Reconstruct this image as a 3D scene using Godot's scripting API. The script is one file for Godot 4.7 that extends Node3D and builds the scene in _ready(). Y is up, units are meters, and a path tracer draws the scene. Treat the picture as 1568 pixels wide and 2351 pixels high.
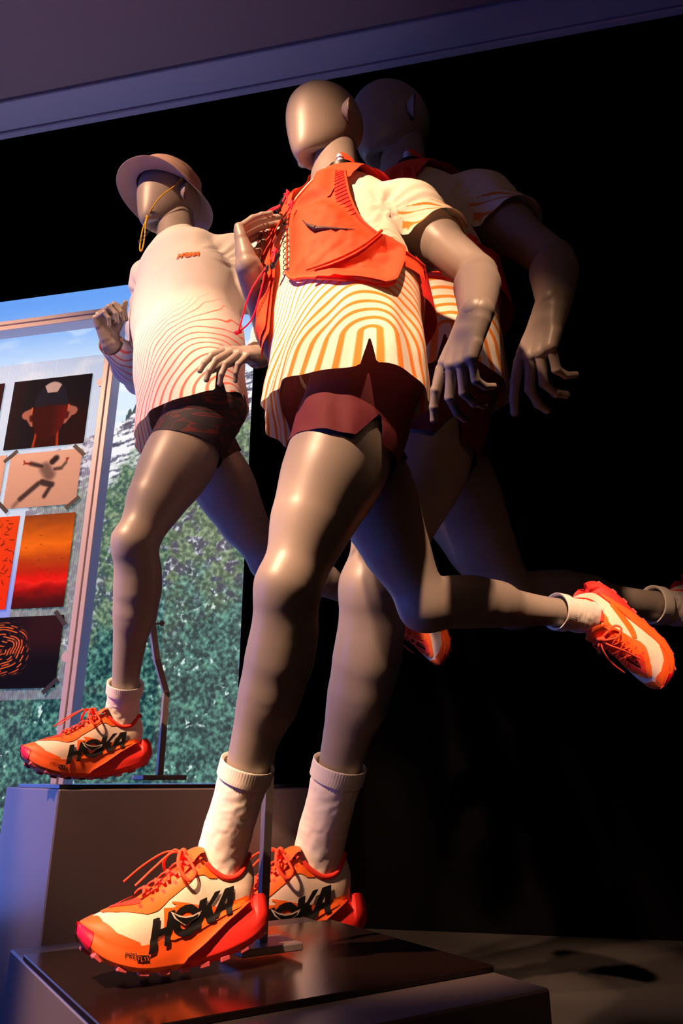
extends Node3D
# A shop-window display: two running mannequins on plinths before a bright landscape screen.
# Units are metres, the floor is y = 0; the lens hangs half a metre above it, tipped 20 degrees upwards.

const CH := 0.5
const U := Vector3(-.839, 0, .544)     # the way both runners face
const V := Vector3(.544, 0, .839)      # their left-hand side
var M := {}
var taken := {}

func _ready():
	setup_camera_and_light()
	make_materials()
	build_setting()
	build_lamps()
	build_board()
	build_plinths()
	build_shoes()
	build_runner_front()
	build_runner_back()
	build_stands()
	build_ghost_double()

func setup_camera_and_light():
	var cam := Camera3D.new()
	cam.name = "camera"
	cam.position = Vector3(0, CH, 0)
	cam.rotation_degrees = Vector3(20, 0, 0)
	cam.keep_aspect = Camera3D.KEEP_HEIGHT
	cam.fov = rad_to_deg(2.0 * atan(1175.5 / 1688.0))
	cam.near = .02
	cam.far = 50
	add_child(cam)
	cam.current = true
	var we := WorldEnvironment.new()
	var e := Environment.new()
	e.background_mode = Environment.BG_COLOR
	e.background_color = Color(0.0, 0.0, 0.0)
	e.tonemap_mode = Environment.TONE_MAPPER_LINEAR
	e.tonemap_exposure = 1.0
	e.sdfgi_enabled = true
	e.ssao_enabled = true
	e.ssil_enabled = true
	we.environment = e
	we.name = "environment"
	add_child(we)
	# unseen amber track spots overhead, placed and narrowed to light the runners alone
	# two groups of narrow beams, one for each runner, and one for the lifted shoe
	var amber := Color(1.0, .77, .61)
	var p1 := Vector3(-1.52, 3.30, .82)
	spot(p1, Vector3(-.11, 1.58, -1.28), amber, 33.0, 8.0, "chest of the front runner")
	spot(p1 + Vector3(-.16, 0, -.12), Vector3(-.04, 1.06, -1.13), amber, 28.0, 5.4, "thigh of the front runner")
	spot(p1 + Vector3(-.32, 0, -.24), Vector3(-.14, .66, -1.17), amber, 28.0, 4.4, "shin of the front runner")
	spot(p1 + Vector3(.25, 0, .20), Vector3(-.31, .36, -1.15), amber, 42.0, 4.1, "front shoe on the low plinth")
	var p2 := p1 + Vector3(-.50, .15, -.62)
	spot(p2, Vector3(-.46, 1.86, -1.80), amber, 16.0, 9.2, "chest of the runner in the hat")
	spot(p2 + Vector3(-.20, 0, .02), Vector3(-.46, 1.18, -1.70), amber, 20.0, 8.4, "legs of the runner in the hat")
	spot(p2 + Vector3(-.40, 0, .04), Vector3(-.58, .62, -1.76), amber, 32.0, 6.0, "shoe on the tall plinth")
	spot(Vector3(.25, 3.7, 1.0), Vector3(.64, .80, -1.60), amber, 30.0, 4.4, "lifted shoe at the right")
	spot(Vector3(.10, 3.7, 1.1), Vector3(.235, 1.27, -1.03), amber, 24.0, 4.4, "near hand of the front runner")
	spot(Vector3(-2.9, 3.5, .3), Vector3(-1.62, 1.30, -2.45), amber, 24.0, 19.0, "pictures on the ribbed sheet")
	# the landscape screen lights the place; two unseen panels tint the plinths and lift the legs
	area("screen_glow_light", Vector2(3.4, 2.4), wall_point(-2.54, .77, .012), Vector3(-.20108, 0, .97958), Color(.40, .52, 1.0), 1.6)
	area("unseen_blue_light", Vector2(1.2, 1.5), Vector3(-2.385, .80, -1.0), Vector3(1, 0, 0), Color(.34, .46, 1.0), .75)
	area("unseen_soft_light", Vector2(1.6, 1.0), Vector3(1.3, 3.06, 3.2), Vector3(-.35, -.55, -.76), Color(1.0, .74, .56), .65)

func area(called: String, size: Vector2, at: Vector3, facing: Vector3, c: Color, energy: float):
	var a := AreaLight3D.new()
	a.name = called
	a.area_size = size
	a.light_color = c
	a.light_energy = energy
	a.area_range = 14.0
	a.shadow_enabled = true
	add_child(a)
	a.look_at_from_position(at, at + facing, Vector3.UP)

# a track spotlight out of view: housing, stem, glowing lens, and its beam starting just before the lens
func spot(at: Vector3, aim: Vector3, c: Color, energy: float, angle: float, target: String):
	var l := SpotLight3D.new()
	l.name = "spot_beam"
	l.light_color = c
	l.light_energy = energy
	l.spot_angle = angle
	l.spot_angle_attenuation = .75
	l.spot_attenuation = 2.0
	l.spot_range = 14.0
	l.light_size = .05
	l.shadow_enabled = true
	add_child(l, true)
	l.look_at_from_position(at, aim, Vector3.UP)
	spots.append([at, aim, target])

var spots := []

func build_lamps():
	var glow := mat("lamp_glow", Color(.2, .15, .1), .5)
	glow.emission_enabled = true
	glow.emission = Color(1.0, .77, .61)
	glow.emission_energy_multiplier = 2.0
	for s in spots:
		var o := thing("unseen_track_spotlight", "black track spotlight out of view, placed to light the " + s[2], "spotlight", s[0])
		var d: Vector3 = (s[1] - s[0]).normalized()
		var h := MD.new()
		h.add(tube(smooth_path([-d * .20, -d * .19, -d * .06, -d * .03], 4), .042, 20, 1.0, Vector3.UP, .050))
		part(o, "housing", h.mesh(), M.black_paint)
		part(o, "lens_glow", tube(smooth_path([-d * .032, -d * .022], 2), .036, 20).mesh(), glow)
		part(o, "stem", tube(smooth_path([-d * .12, -d * .12 + Vector3(0, 4.2 - s[0].y + d.y * .12, 0)], 2), .008, 8).mesh(), M.black_paint)
	var dull := glow.duplicate() as StandardMaterial3D
	dull.resource_name = "panel_glow"
	dull.emission_energy_multiplier = .12
	# an unseen blue panel past the left edge, placed to tint the plinths' left faces
	var sg := mat("unseen_blue_glow", Color.BLACK, .7)
	sg.emission_enabled = true
	sg.emission = Color(.34, .46, 1.0)
	sg.emission_energy_multiplier = 2.3
	var o := thing("unseen_blue_panel", "upright blue glowing panel out of view on the left, placed to tint the plinth sides", "screen", Vector3(-2.4, 0, -1.0))
	part(o, "screen_housing", bevel_box(Vector3(.06, 1.6, 1.3), .004).moved(Transform3D(Basis.IDENTITY, Vector3(-.04, .80, 0))).mesh(), M.black_paint)
	part(o, "screen_display", bevel_box(Vector3(.004, 1.5, 1.2), .001).moved(Transform3D(Basis.IDENTITY, Vector3(-.006, .80, 0))).mesh(), sg)
	# an unseen soft panel behind the camera, placed to lift the legs' dark sides
	var c := thing("unseen_soft_panel", "glowing panel out of view behind the camera, placed to lift the dark sides of the legs", "ceiling light", Vector3(1.3, 3.06, 3.2))
	c.look_at_from_position(c.position, c.position + Vector3(-.35, -.55, -.76), Vector3.UP)
	part(c, "light_panel_glow", bevel_box(Vector3(1.6, 1.0, .02), .004).moved(Transform3D(Basis.IDENTITY, Vector3(0, 0, .02))).mesh(), dull)

# ------------------------------------------------------------------ scene tree helpers
func numbered(s: String) -> String:
	if not taken.has(s):
		taken[s] = 0
		return s
	taken[s] += 1
	return "%s_%03d" % [s, taken[s]]

func thing(called: String, label: String, category: String, at := Vector3.ZERO, group := "") -> Node3D:
	var o := Node3D.new()
	o.name = numbered(called)
	o.position = at
	add_child(o, true)
	o.set_meta("label", label)
	o.set_meta("category", category)
	if group: o.set_meta("group", group)
	return o

func part(parent: Node3D, called: String, mesh: Mesh, mat: Material, label := "") -> MeshInstance3D:
	var o := MeshInstance3D.new()
	o.name = called
	o.mesh = mesh
	o.material_override = mat
	o.cast_shadow = GeometryInstance3D.SHADOW_CASTING_SETTING_ON
	parent.add_child(o, true)
	if label: o.set_meta("label", label)
	return o

func struct(called: String, mesh: Mesh, mat: Material, at := Vector3.ZERO, label := "") -> MeshInstance3D:
	var o := part(self, called, mesh, mat, label)
	o.position = at
	o.set_meta("kind", "structure")
	return o

# ------------------------------------------------------------------ mesh data
class MD:
	var v := PackedVector3Array()
	var n := PackedVector3Array()
	var uv := PackedVector2Array()
	var i := PackedInt32Array()

	func recalc(sgn := 1.0):
		n = PackedVector3Array(); n.resize(v.size())
		for t in range(0, i.size(), 3):
			var a := i[t]; var b := i[t + 1]; var c := i[t + 2]
			var x := (v[b] - v[a]).cross(v[c] - v[a]) * sgn
			n[a] += x; n[b] += x; n[c] += x
		for k in n.size():
			var l := n[k].length()
			n[k] = n[k] / l if l > 1e-20 else Vector3.UP
		return self

	func flat():
		var w := MD.new()
		for t in range(0, i.size(), 3):
			var a := v[i[t]]; var b := v[i[t + 1]]; var c := v[i[t + 2]]
			var x := (b - a).cross(c - a).normalized()
			for p in [a, b, c]:
				w.i.append(w.v.size()); w.v.append(p); w.n.append(x)
			for q in 3: w.uv.append(uv[i[t + q]] if uv.size() else Vector2.ZERO)
		return w

	func add(o: MD):
		var base := v.size()
		if uv.size() < v.size(): uv.resize(v.size())
		v.append_array(o.v); n.append_array(o.n)
		var u2 := o.uv.duplicate()
		u2.resize(o.v.size())
		uv.append_array(u2)
		for k in o.i: i.append(k + base)
		return self

	func moved(t: Transform3D) -> MD:
		var w := MD.new()
		w.v = t * v
		w.n.resize(n.size())
		var nb := t.basis.inverse().transposed()
		for k in n.size(): w.n[k] = (nb * n[k]).normalized()
		w.uv = uv; w.i = i
		return w

	# keeps what has c > 0, cutting through triangles
	func clip(c: PackedFloat32Array) -> MD:
		var w := MD.new()
		w.v = v.duplicate(); w.n = n.duplicate(); w.uv = uv.duplicate()
		var has := uv.size() > 0
		var cut := {}
		for t in range(0, i.size(), 3):
			var id := [i[t], i[t + 1], i[t + 2]]
			var s := int(c[id[0]] > 0) + int(c[id[1]] > 0) + int(c[id[2]] > 0)
			if s == 0: continue
			if s == 3:
				w.i.append_array(PackedInt32Array(id)); continue
			var poly := PackedInt32Array()
			for k in 3:
				var a: int = id[k]; var b: int = id[(k + 1) % 3]
				if c[a] > 0: poly.append(a)
				if (c[a] > 0) != (c[b] > 0):
					var key := mini(a, b) * 4194304 + maxi(a, b)
					if not cut.has(key):
						var f := c[a] / (c[a] - c[b])
						cut[key] = w.v.size()
						w.v.append(v[a].lerp(v[b], f))
						w.n.append(n[a].lerp(n[b], f).normalized())
						if has: w.uv.append(uv[a].lerp(uv[b], f))
					poly.append(cut[key])
			for k in range(1, poly.size() - 1):
				w.i.append(poly[0]); w.i.append(poly[k]); w.i.append(poly[k + 1])
		return w

	func mesh(off := Vector3.ZERO) -> ArrayMesh:
		var used := PackedInt32Array(); used.resize(v.size()); used.fill(-1)
		var v2 := PackedVector3Array(); var n2 := PackedVector3Array(); var u2 := PackedVector2Array(); var i2 := PackedInt32Array()
		var has := uv.size() == v.size()
		for t in range(0, i.size(), 3):
			var a := i[t]; var b := i[t + 1]; var c := i[t + 2]
			if (v[b] - v[a]).cross(v[c] - v[a]).dot(n[a] + n[b] + n[c]) > 0:
				var q := b; b = c; c = q
			for k in [a, b, c]:
				if used[k] < 0:
					used[k] = v2.size()
					v2.append(v[k] - off); n2.append(n[k])
					if has: u2.append(uv[k])
				i2.append(used[k])
		var arr := []
		arr.resize(Mesh.ARRAY_MAX)
		arr[Mesh.ARRAY_VERTEX] = v2
		arr[Mesh.ARRAY_NORMAL] = n2
		if has: arr[Mesh.ARRAY_TEX_UV] = u2
		arr[Mesh.ARRAY_INDEX] = i2
		var m := ArrayMesh.new()
		m.add_surface_from_arrays(Mesh.PRIMITIVE_TRIANGLES, arr)
		return m

# a sheet of points p(u, v), u and v from 0 to 1; closed joins u = 1 to u = 0
func sheet(nu: int, nv: int, p: Callable, closed := false, sgn := 1.0) -> MD:
	var m := MD.new()
	for b in nv + 1:
		for a in nu + 1:
			m.v.append(p.call(float(a) / nu, float(b) / nv))
			m.uv.append(Vector2(float(a) / nu, float(b) / nv))
	for b in nv:
		for a in nu:
			var k := b * (nu + 1) + a
			m.i.append_array(PackedInt32Array([k, k + 1, k + nu + 2, k, k + nu + 2, k + nu + 1]))
	m.recalc(sgn)
	if closed:
		for b in nv + 1:
			var k := b * (nu + 1)
			var x := (m.n[k] + m.n[k + nu]).normalized()
			m.n[k] = x; m.n[k + nu] = x
	return m

func outward(m: MD, mid: Vector3) -> MD:
	var s := 0.0
	for k in m.v.size(): s += (m.v[k] - mid).dot(m.n[k])
	if s < 0:
		for k in m.n.size(): m.n[k] = -m.n[k]
	return m

func smooth_path(pts: Array, steps: int, closed := false) -> PackedVector3Array:
	var out := PackedVector3Array()
	var c := pts.size()
	for k in (c if closed else c - 1):
		var a: Vector3 = pts[(k - 1 + c) % c] if closed or k > 0 else pts[0]
		var b: Vector3 = pts[k]; var d: Vector3 = pts[(k + 1) % c]
		var e: Vector3 = pts[(k + 2) % c] if closed or k + 2 < c else pts[c - 1]
		for s in steps: out.append(b.cubic_interpolate(d, a, e, float(s) / steps))
	out.append(pts[0] if closed else pts[c - 1])
	return out

# a round or flat cord along a path
func tube(path: PackedVector3Array, r: float, sides := 8, flat_by := 1.0, ref := Vector3.UP, r_end := -1.0) -> MD:
	var m := MD.new()
	var c := path.size()
	var prev := ref
	for k in c:
		var t := (path[mini(k + 1, c - 1)] - path[maxi(k - 1, 0)]).normalized()
		var x := prev - t * prev.dot(t)
		x = x.normalized() if x.length() > 1e-4 else t.cross(Vector3(.3, .5, .8)).normalized()
		prev = x
		var y := t.cross(x)
		var rr := r if r_end < 0 else lerpf(r, r_end, float(k) / (c - 1))
		for s in sides + 1:
			var f := TAU * s / sides
			var d := x * cos(f) * flat_by + y * sin(f)
			m.v.append(path[k] + d * rr)
			m.n.append((x * cos(f) + y * sin(f) * flat_by).normalized())
			m.uv.append(Vector2(float(s) / sides, float(k) / c))
	for k in c - 1:
		for s in sides:
			var q := k * (sides + 1) + s
			m.i.append_array(PackedInt32Array([q, q + 1, q + sides + 2, q, q + sides + 2, q + sides + 1]))
	for e in [0, c - 1]:
		var t := (path[1] - path[0]).normalized() * -1.0 if e == 0 else (path[c - 1] - path[c - 2]).normalized()
		var base := m.v.size()
		m.v.append(path[e] + t * r * .4); m.n.append(t); m.uv.append(Vector2(.5, .5))
		for s in sides + 1:
			m.v.append(m.v[e * (sides + 1) + s]); m.n.append(t); m.uv.append(Vector2(.5, .5))
		for s in sides: m.i.append_array(PackedInt32Array([base, base + 1 + s, base + 2 + s]))
	return m

# a box with chamfered edges, centred on the origin
func bevel_box(size: Vector3, c: float) -> MD:
	var m := MD.new()
	var h := size * .5
	c = minf(c, minf(h.x, minf(h.y, h.z)) * .9)
	var corner := func(s: Vector3, axis: int) -> Vector3:
		var p := Vector3(s.x * (h.x - c), s.y * (h.y - c), s.z * (h.z - c))
		p[axis] = s[axis] * h[axis]
		return p
	var face := func(ps: Array):
		var mid := Vector3.ZERO
		for p in ps: mid += p
		var x := (ps[1] - ps[0] as Vector3).cross(ps[2] - ps[0]).normalized()
		if x.dot(mid) < 0: x = -x
		var base := m.v.size()
		for p in ps: m.v.append(p); m.n.append(x); m.uv.append(Vector2(p.x + p.z, p.y))
		for k in range(1, ps.size() - 1): m.i.append_array(PackedInt32Array([base, base + k, base + k + 1]))
	for ax in 3:
		var u := (ax + 1) % 3; var w := (ax + 2) % 3
		for s in [-1.0, 1.0]:
			var q := []
			for t in [[-1, -1], [1, -1], [1, 1], [-1, 1]]:
				var d := Vector3.ZERO; d[ax] = s; d[u] = t[0]; d[w] = t[1]
				q.append(corner.call(d, ax))
			face.call(q)
		for s in [-1.0, 1.0]:
			for t in [-1.0, 1.0]:
				var q := []
				var d := Vector3.ZERO; d[u] = s; d[w] = t
				d[ax] = -1; q.append(corner.call(d, u)); q.append(corner.call(d, w))
				d[ax] = 1; q.append(corner.call(d, w)); q.append(corner.call(d, u))
				face.call(q)
	for a in [-1.0, 1.0]:
		for b in [-1.0, 1.0]:
			for d in [-1.0, 1.0]:
				var s := Vector3(a, b, d)
				face.call([corner.call(s, 0), corner.call(s, 1), corner.call(s, 2)])
	return m

# ------------------------------------------------------------------ rounded fields meshed with surface nets
class Field:
	var inv: Array[Transform3D] = []
	var le := PackedFloat32Array()
	var ra := PackedFloat32Array()
	var rb := PackedFloat32Array()
	var bu := PackedFloat32Array()
	var mu := PackedFloat32Array()
	var pa := PackedVector3Array()
	var pb := PackedVector3Array()
	var rm := PackedFloat32Array()
	var kk := PackedFloat32Array()
	var k := .02        # blend of the pieces that follow
	var kmax := .0

	# a tapered capsule from a to b; side and sx widen it one way, sz the other
	func cap(a: Vector3, b: Vector3, r0: float, r1: float, bulge := 0.0, side := Vector3.ZERO, sx := 1.0, sz := 1.0):
		var y := b - a
		var l := y.length()
		if l < 1e-5:
			y = Vector3.UP; l = 1e-5
		y = y.normalized()
		if side == Vector3.ZERO: side = Vector3(.31, .5, .8) if absf(y.dot(Vector3(.31, .5, .8))) < .9 else Vector3(1, 0, 0)
		var x := (side - y * side.dot(y)).normalized()
		var z := x.cross(y)
		inv.append(Transform3D(Basis(x * sx, y, z * sz), a).affine_inverse())
		le.append(l); ra.append(r0); rb.append(r1); bu.append(bulge)
		mu.append(minf(1.0, minf(sx, sz)))
		kk.append(k); kmax = maxf(kmax, k)
		pa.append(a); pb.append(b)
		rm.append((maxf(r0, r1) + maxf(bulge, 0.0)) * maxf(1.0, maxf(sx, sz)))
		return self

	func dist(p: Vector3, list: PackedInt32Array) -> float:
		var d := 1e3
		for e in list:
			var q: Vector3 = inv[e] * p
			var t := clampf(q.y / le[e], 0.0, 1.0)
			q.y -= t * le[e]
			var f := (q.length() - (ra[e] + (rb[e] - ra[e]) * t + bu[e] * 4.0 * t * (1.0 - t))) * mu[e]
			var b: float = kk[e]
			var h := b - absf(d - f)
			d = minf(d, f)
			if h > 0.0: d -= h * h * .25 / b
		return d

	func nets(cell: float) -> MD:
		var bs := cell * 8.0
		var half := bs * .8661
		var blocks := {}
		for e in le.size():
			var r := rm[e] + kmax + cell * 2.0
			var lo := (pa[e].min(pb[e]) - Vector3.ONE * r) / bs
			var hi := (pa[e].max(pb[e]) + Vector3.ONE * r) / bs
			var ab := pb[e] - pa[e]
			var l2 := ab.length_squared()
			for x in range(floori(lo.x), floori(hi.x) + 1):
				for y in range(floori(lo.y), floori(hi.y) + 1):
					for z in range(floori(lo.z), floori(hi.z) + 1):
						var c := Vector3(x + .5, y + .5, z + .5) * bs
						var t := clampf((c - pa[e]).dot(ab) / maxf(l2, 1e-9), 0.0, 1.0)
						if (c - pa[e] - ab * t).length() - rm[e] < half + kmax * 2.2:
							var key := Vector3i(x, y, z)
							if not blocks.has(key): blocks[key] = PackedInt32Array()
							var arr: PackedInt32Array = blocks[key]
							arr.append(e)
							blocks[key] = arr
		var m := MD.new()
		var cells := {}
		var quads := []          # [key x, y, z, axis, positive]
		var g := PackedFloat32Array(); g.resize(729)
		for key in blocks:
			var list: PackedInt32Array = blocks[key]
			var kx: int = key.x * 8; var ky: int = key.y * 8; var kz: int = key.z * 8
			var mid: Vector3 = (Vector3(key) + Vector3.ONE * .5) * bs
			if absf(dist(mid, list)) > half + kmax: continue
			var w := 0
			for x in 9:
				for y in 9:
					for z in 9:
						g[w] = dist(Vector3(kx + x, ky + y, kz + z) * cell, list)
						w += 1
			for x in 8:
				for y in 8:
					for z in 8:
						var o := x * 81 + y * 9 + z
						var a0 := g[o]; var a1 := g[o + 1]; var a2 := g[o + 9]; var a3 := g[o + 10]
						var a4 := g[o + 81]; var a5 := g[o + 82]; var a6 := g[o + 90]; var a7 := g[o + 91]
						var neg := int(a0 < 0) + int(a1 < 0) + int(a2 < 0) + int(a3 < 0) + int(a4 < 0) + int(a5 < 0) + int(a6 < 0) + int(a7 < 0)
						if neg == 0 or neg == 8: continue
						var s := Vector3.ZERO; var c := 0
						if (a0 < 0) != (a1 < 0): s += Vector3(0, 0, a0 / (a0 - a1)); c += 1
						if (a2 < 0) != (a3 < 0): s += Vector3(0, 1, a2 / (a2 - a3)); c += 1
						if (a4 < 0) != (a5 < 0): s += Vector3(1, 0, a4 / (a4 - a5)); c += 1
						if (a6 < 0) != (a7 < 0): s += Vector3(1, 1, a6 / (a6 - a7)); c += 1
						if (a0 < 0) != (a2 < 0): s += Vector3(0, a0 / (a0 - a2), 0); c += 1
						if (a1 < 0) != (a3 < 0): s += Vector3(0, a1 / (a1 - a3), 1); c += 1
						if (a4 < 0) != (a6 < 0): s += Vector3(1, a4 / (a4 - a6), 0); c += 1
						if (a5 < 0) != (a7 < 0): s += Vector3(1, a5 / (a5 - a7), 1); c += 1
						if (a0 < 0) != (a4 < 0): s += Vector3(a0 / (a0 - a4), 0, 0); c += 1
						if (a1 < 0) != (a5 < 0): s += Vector3(a1 / (a1 - a5), 0, 1); c += 1
						if (a2 < 0) != (a6 < 0): s += Vector3(a2 / (a2 - a6), 1, 0); c += 1
						if (a3 < 0) != (a7 < 0): s += Vector3(a3 / (a3 - a7), 1, 1); c += 1
						var p := (Vector3(kx + x, ky + y, kz + z) + s / c) * cell
						# one step onto the surface, and its normal
						var f := dist(p, list)
						var h := cell * .25
						var nn := Vector3(dist(p + Vector3(h, 0, 0), list) - f, dist(p + Vector3(0, h, 0), list) - f, dist(p + Vector3(0, 0, h), list) - f) / h
						var gl := nn.length()
						if gl > 1e-5:
							p -= nn * clampf(f / (gl * gl), -cell * .5, cell * .5) 
							nn /= gl
						var ck := Vector3i(kx + x, ky + y, kz + z)
						cells[ck] = m.v.size()
						m.v.append(p); m.n.append(nn)
						if (a0 < 0) != (a1 < 0): quads.append([ck, 2])
						if (a0 < 0) != (a2 < 0): quads.append([ck, 1])
						if (a0 < 0) != (a4 < 0): quads.append([ck, 0])
		var step := [Vector3i(1, 0, 0), Vector3i(0, 1, 0), Vector3i(0, 0, 1)]
		for q in quads:
			var ck: Vector3i = q[0]
			var d1: Vector3i = step[(q[1] + 1) % 3]; var d2: Vector3i = step[(q[1] + 2) % 3]
			if cells.has(ck - d1) and cells.has(ck - d2) and cells.has(ck - d1 - d2):
				var a: int = cells[ck]; var b: int = cells[ck - d1]; var c: int = cells[ck - d1 - d2]; var d: int = cells[ck - d2]
				if (m.v[b] - m.v[a]).cross(m.v[c] - m.v[a]).dot(m.n[a] + m.n[b] + m.n[c]) < 0:
					var t := b; b = d; d = t
				m.i.append_array(PackedInt32Array([a, b, c, a, c, d]))
		return m

static func seg(p: Vector3, a: Vector3, b: Vector3) -> float:
	var t := clampf((p - a).dot(b - a) / maxf((b - a).length_squared(), 1e-9), 0.0, 1.0)
	return (p - a - (b - a) * t).length()

# signed distance to a polygon, positive inside
static func inside(poly: PackedVector2Array, p: Vector2) -> float:
	var d := 1e9; var s := -1.0
	var c := poly.size()
	for k in c:
		var a := poly[k]; var b := poly[(k + 1) % c]
		var t := clampf((p - a).dot(b - a) / maxf((b - a).length_squared(), 1e-12), 0.0, 1.0)
		d = minf(d, (p - a - (b - a) * t).length_squared())
		if (a.y > p.y) != (b.y > p.y) and p.x < (b.x - a.x) * (p.y - a.y) / (b.y - a.y) + a.x: s = -s
	return s * sqrt(d)

static func bump(x: float, mid: float, w: float) -> float:
	return exp(-pow((x - mid) / w, 2.0))

static func curve(t: float, xs: Array, ys: Array) -> float:
	if t <= xs[0]: return ys[0]
	for k in range(1, xs.size()):
		if t <= xs[k]:
			var p: float = (t - xs[k - 1]) / (xs[k] - xs[k - 1])
			var h: float = xs[k] - xs[k - 1]
			var m0: float = (ys[k] - ys[k - 1]) / h
			var m1 := m0
			if k > 1: m0 = (ys[k] - ys[k - 2]) / (xs[k] - xs[k - 2])
			if k < xs.size() - 1: m1 = (ys[k + 1] - ys[k - 1]) / (xs[k + 1] - xs[k - 1])
			var p2 := p * p; var p3 := p2 * p
			return (2 * p3 - 3 * p2 + 1) * ys[k - 1] + (p3 - 2 * p2 + p) * h * m0 + (-2 * p3 + 3 * p2) * ys[k] + (p3 - p2) * h * m1
	return ys[-1]

# ------------------------------------------------------------------ materials and computed textures
func mat(called: String, c: Color, rough: float, metal := 0.0) -> StandardMaterial3D:
	var m := StandardMaterial3D.new()
	m.resource_name = called
	m.albedo_color = c
	m.roughness = rough
	m.metallic = metal
	m.cull_mode = BaseMaterial3D.CULL_DISABLED
	M[called] = m
	return m

func painted(w: int, h: int, f: Callable) -> ImageTexture:
	var img := Image.create(w, h, false, Image.FORMAT_RGB8)
	for y in h:
		for x in w: img.set_pixel(x, y, f.call(float(x) / w, float(y) / h))
	img.generate_mipmaps()
	return ImageTexture.create_from_image(img)

func noise(sd: int, freq: float, oct := 3, kind := FastNoiseLite.TYPE_SIMPLEX_SMOOTH) -> FastNoiseLite:
	var n := FastNoiseLite.new()
	n.seed = sd; n.frequency = freq; n.fractal_octaves = oct; n.noise_type = kind
	return n

func weave_normal(px: int, strength: float) -> ImageTexture:
	var img := Image.create(px, px, false, Image.FORMAT_RGB8)
	for y in px:
		for x in px:
			var a := sin(TAU * x * 8.0 / px); var b := sin(TAU * y * 8.0 / px)
			var v := .5 + .25 * a * b + .12 * (absf(a) - absf(b))
			img.set_pixel(x, y, Color(v, v, v))
	img.bump_map_to_normal_map(strength)
	return ImageTexture.create_from_image(img)

func with_weave(m: StandardMaterial3D, tex: Texture2D, per_metre: float, depth: float) -> StandardMaterial3D:
	m.normal_enabled = true
	m.normal_texture = tex
	m.normal_scale = depth
	m.uv1_triplanar = true
	m.uv1_scale = Vector3.ONE * per_metre
	return m

# contour lines like a map: upright at the hem, swinging over to level higher up
func stripe_texture(ground: Color, ink: Color, thick: float, seed_: int, centre: float) -> ImageTexture:
	var n := noise(seed_, 5.0, 2)
	return painted(900, 430, func(u, v):
		var a: float = u - .5; var h: float = .36 - v * .46
		if h > .34: return ground
		var aa := wrapf(a - centre, -.5, .5)
		var fold := .02 * sin(h * 21.0 + a * 16.0) * smoothstep(.06, .2, h) + .012 * n.get_noise_2d(a * 1.5, h * 1.5) * smoothstep(.05, .2, h)
		var r := sqrt(aa * aa * 1.0 + pow(maxf(h, 0.0) * .95, 2.0)) + fold
		var w := absf(fposmod(r / .0195, 1.0) - .5) * 2.0
		var t := thick * lerpf(1.0, .38, smoothstep(.03, .30, h))
		var k := 1.0 - smoothstep(t - .06, t + .06, w)
		k *= 1.0 - smoothstep(.22, .33, h)
		return ground.lerp(ink, k))

func capsule_ink(p: Vector2, a: Vector2, b: Vector2, r: float, soft: float) -> float:
	var t := clampf((p - a).dot(b - a) / maxf((b - a).length_squared(), 1e-6), 0, 1)
	return 1.0 - smoothstep(r - soft, r + soft, (p - a - (b - a) * t).length())

func bird_ink(p: Vector2, at: Vector2, s: float) -> float:
	var q := (p - at) / s
	var y := -.45 * sqrt(absf(q.x)) + .25 * q.x * q.x
	return (1.0 - smoothstep(.06, .16, absf(q.y - y))) * (1.0 - smoothstep(.8, 1.0, absf(q.x)))

func poster_head() -> ImageTexture:
	var n := noise(4, 3.0)
	return painted(300, 264, func(u, v):
		var p := Vector2((u - .52) * 1.14, v)
		var c := Color(.055, .06, .13).lerp(Color(.18, .02, .04), clampf(u * 1.3 - .35 + n.get_noise_2d(u, v) * .4, 0, 1) * smoothstep(.2, .6, v))
		c = c.lerp(Color(.30, .16, .12), .35 * smoothstep(.35, .0, u))
		# neck, ears, head seen from behind under a dark cap
		var neck := capsule_ink(p, Vector2(0, .75), Vector2(0, 1.15), .17 + .12 * maxf(0, v - .85), .012)
		c = c.lerp(Color(.22, .03, .03), neck)
		var rim := neck * smoothstep(.12, .17, absf(p.x) - maxf(0, v - .85) * .1)
		c = c.lerp(Color(.95, .38, .10), rim * .9)
		for s in [-1.0, 1.0]:
			var q := Vector2(p.x * s, p.y)
			var e := capsule_ink(q, Vector2(.25, .50), Vector2(.33, .53), .075 - .06 * clampf((v - .5) * 4, 0, 1), .012) 
			e = maxf(e, capsule_ink(q, Vector2(.33, .52), Vector2(.23, .66), .035, .012))
			c = c.lerp(Color(.72, .50, .42), e)
			c = c.lerp(Color(.30, .10, .09), capsule_ink(q, Vector2(.26, .55), Vector2(.25, .60), .025, .02))
			c = c.lerp(Color(1.0, .45, .12), capsule_ink(q, Vector2(.265, .42), Vector2(.25, .50), .008, .008))
		var head := 1.0 - smoothstep(.97, 1.03, Vector2(p.x / .25, (p.y - .48) / .42).length())
		var skin := Color(.25, .03, .05).lerp(Color(.42, .06, .08), smoothstep(.0, .25, p.x))
		var capc := Color(.10, .12, .20)
		var hc := capc.lerp(skin, smoothstep(.38, .43, v - .08 * absf(p.x)))
		c = c.lerp(hc, head)
		var patch := smoothstep(.03, .05, v) * (1.0 - smoothstep(.21, .23, v)) * (1.0 - smoothstep(.0, .012, absf(p.x) - lerpf(.15, .065, clampf((v - .05) / .17, 0, 1))))
		c = c.lerp(Color(.80, .77, .74), patch * head)
		return c)

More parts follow.
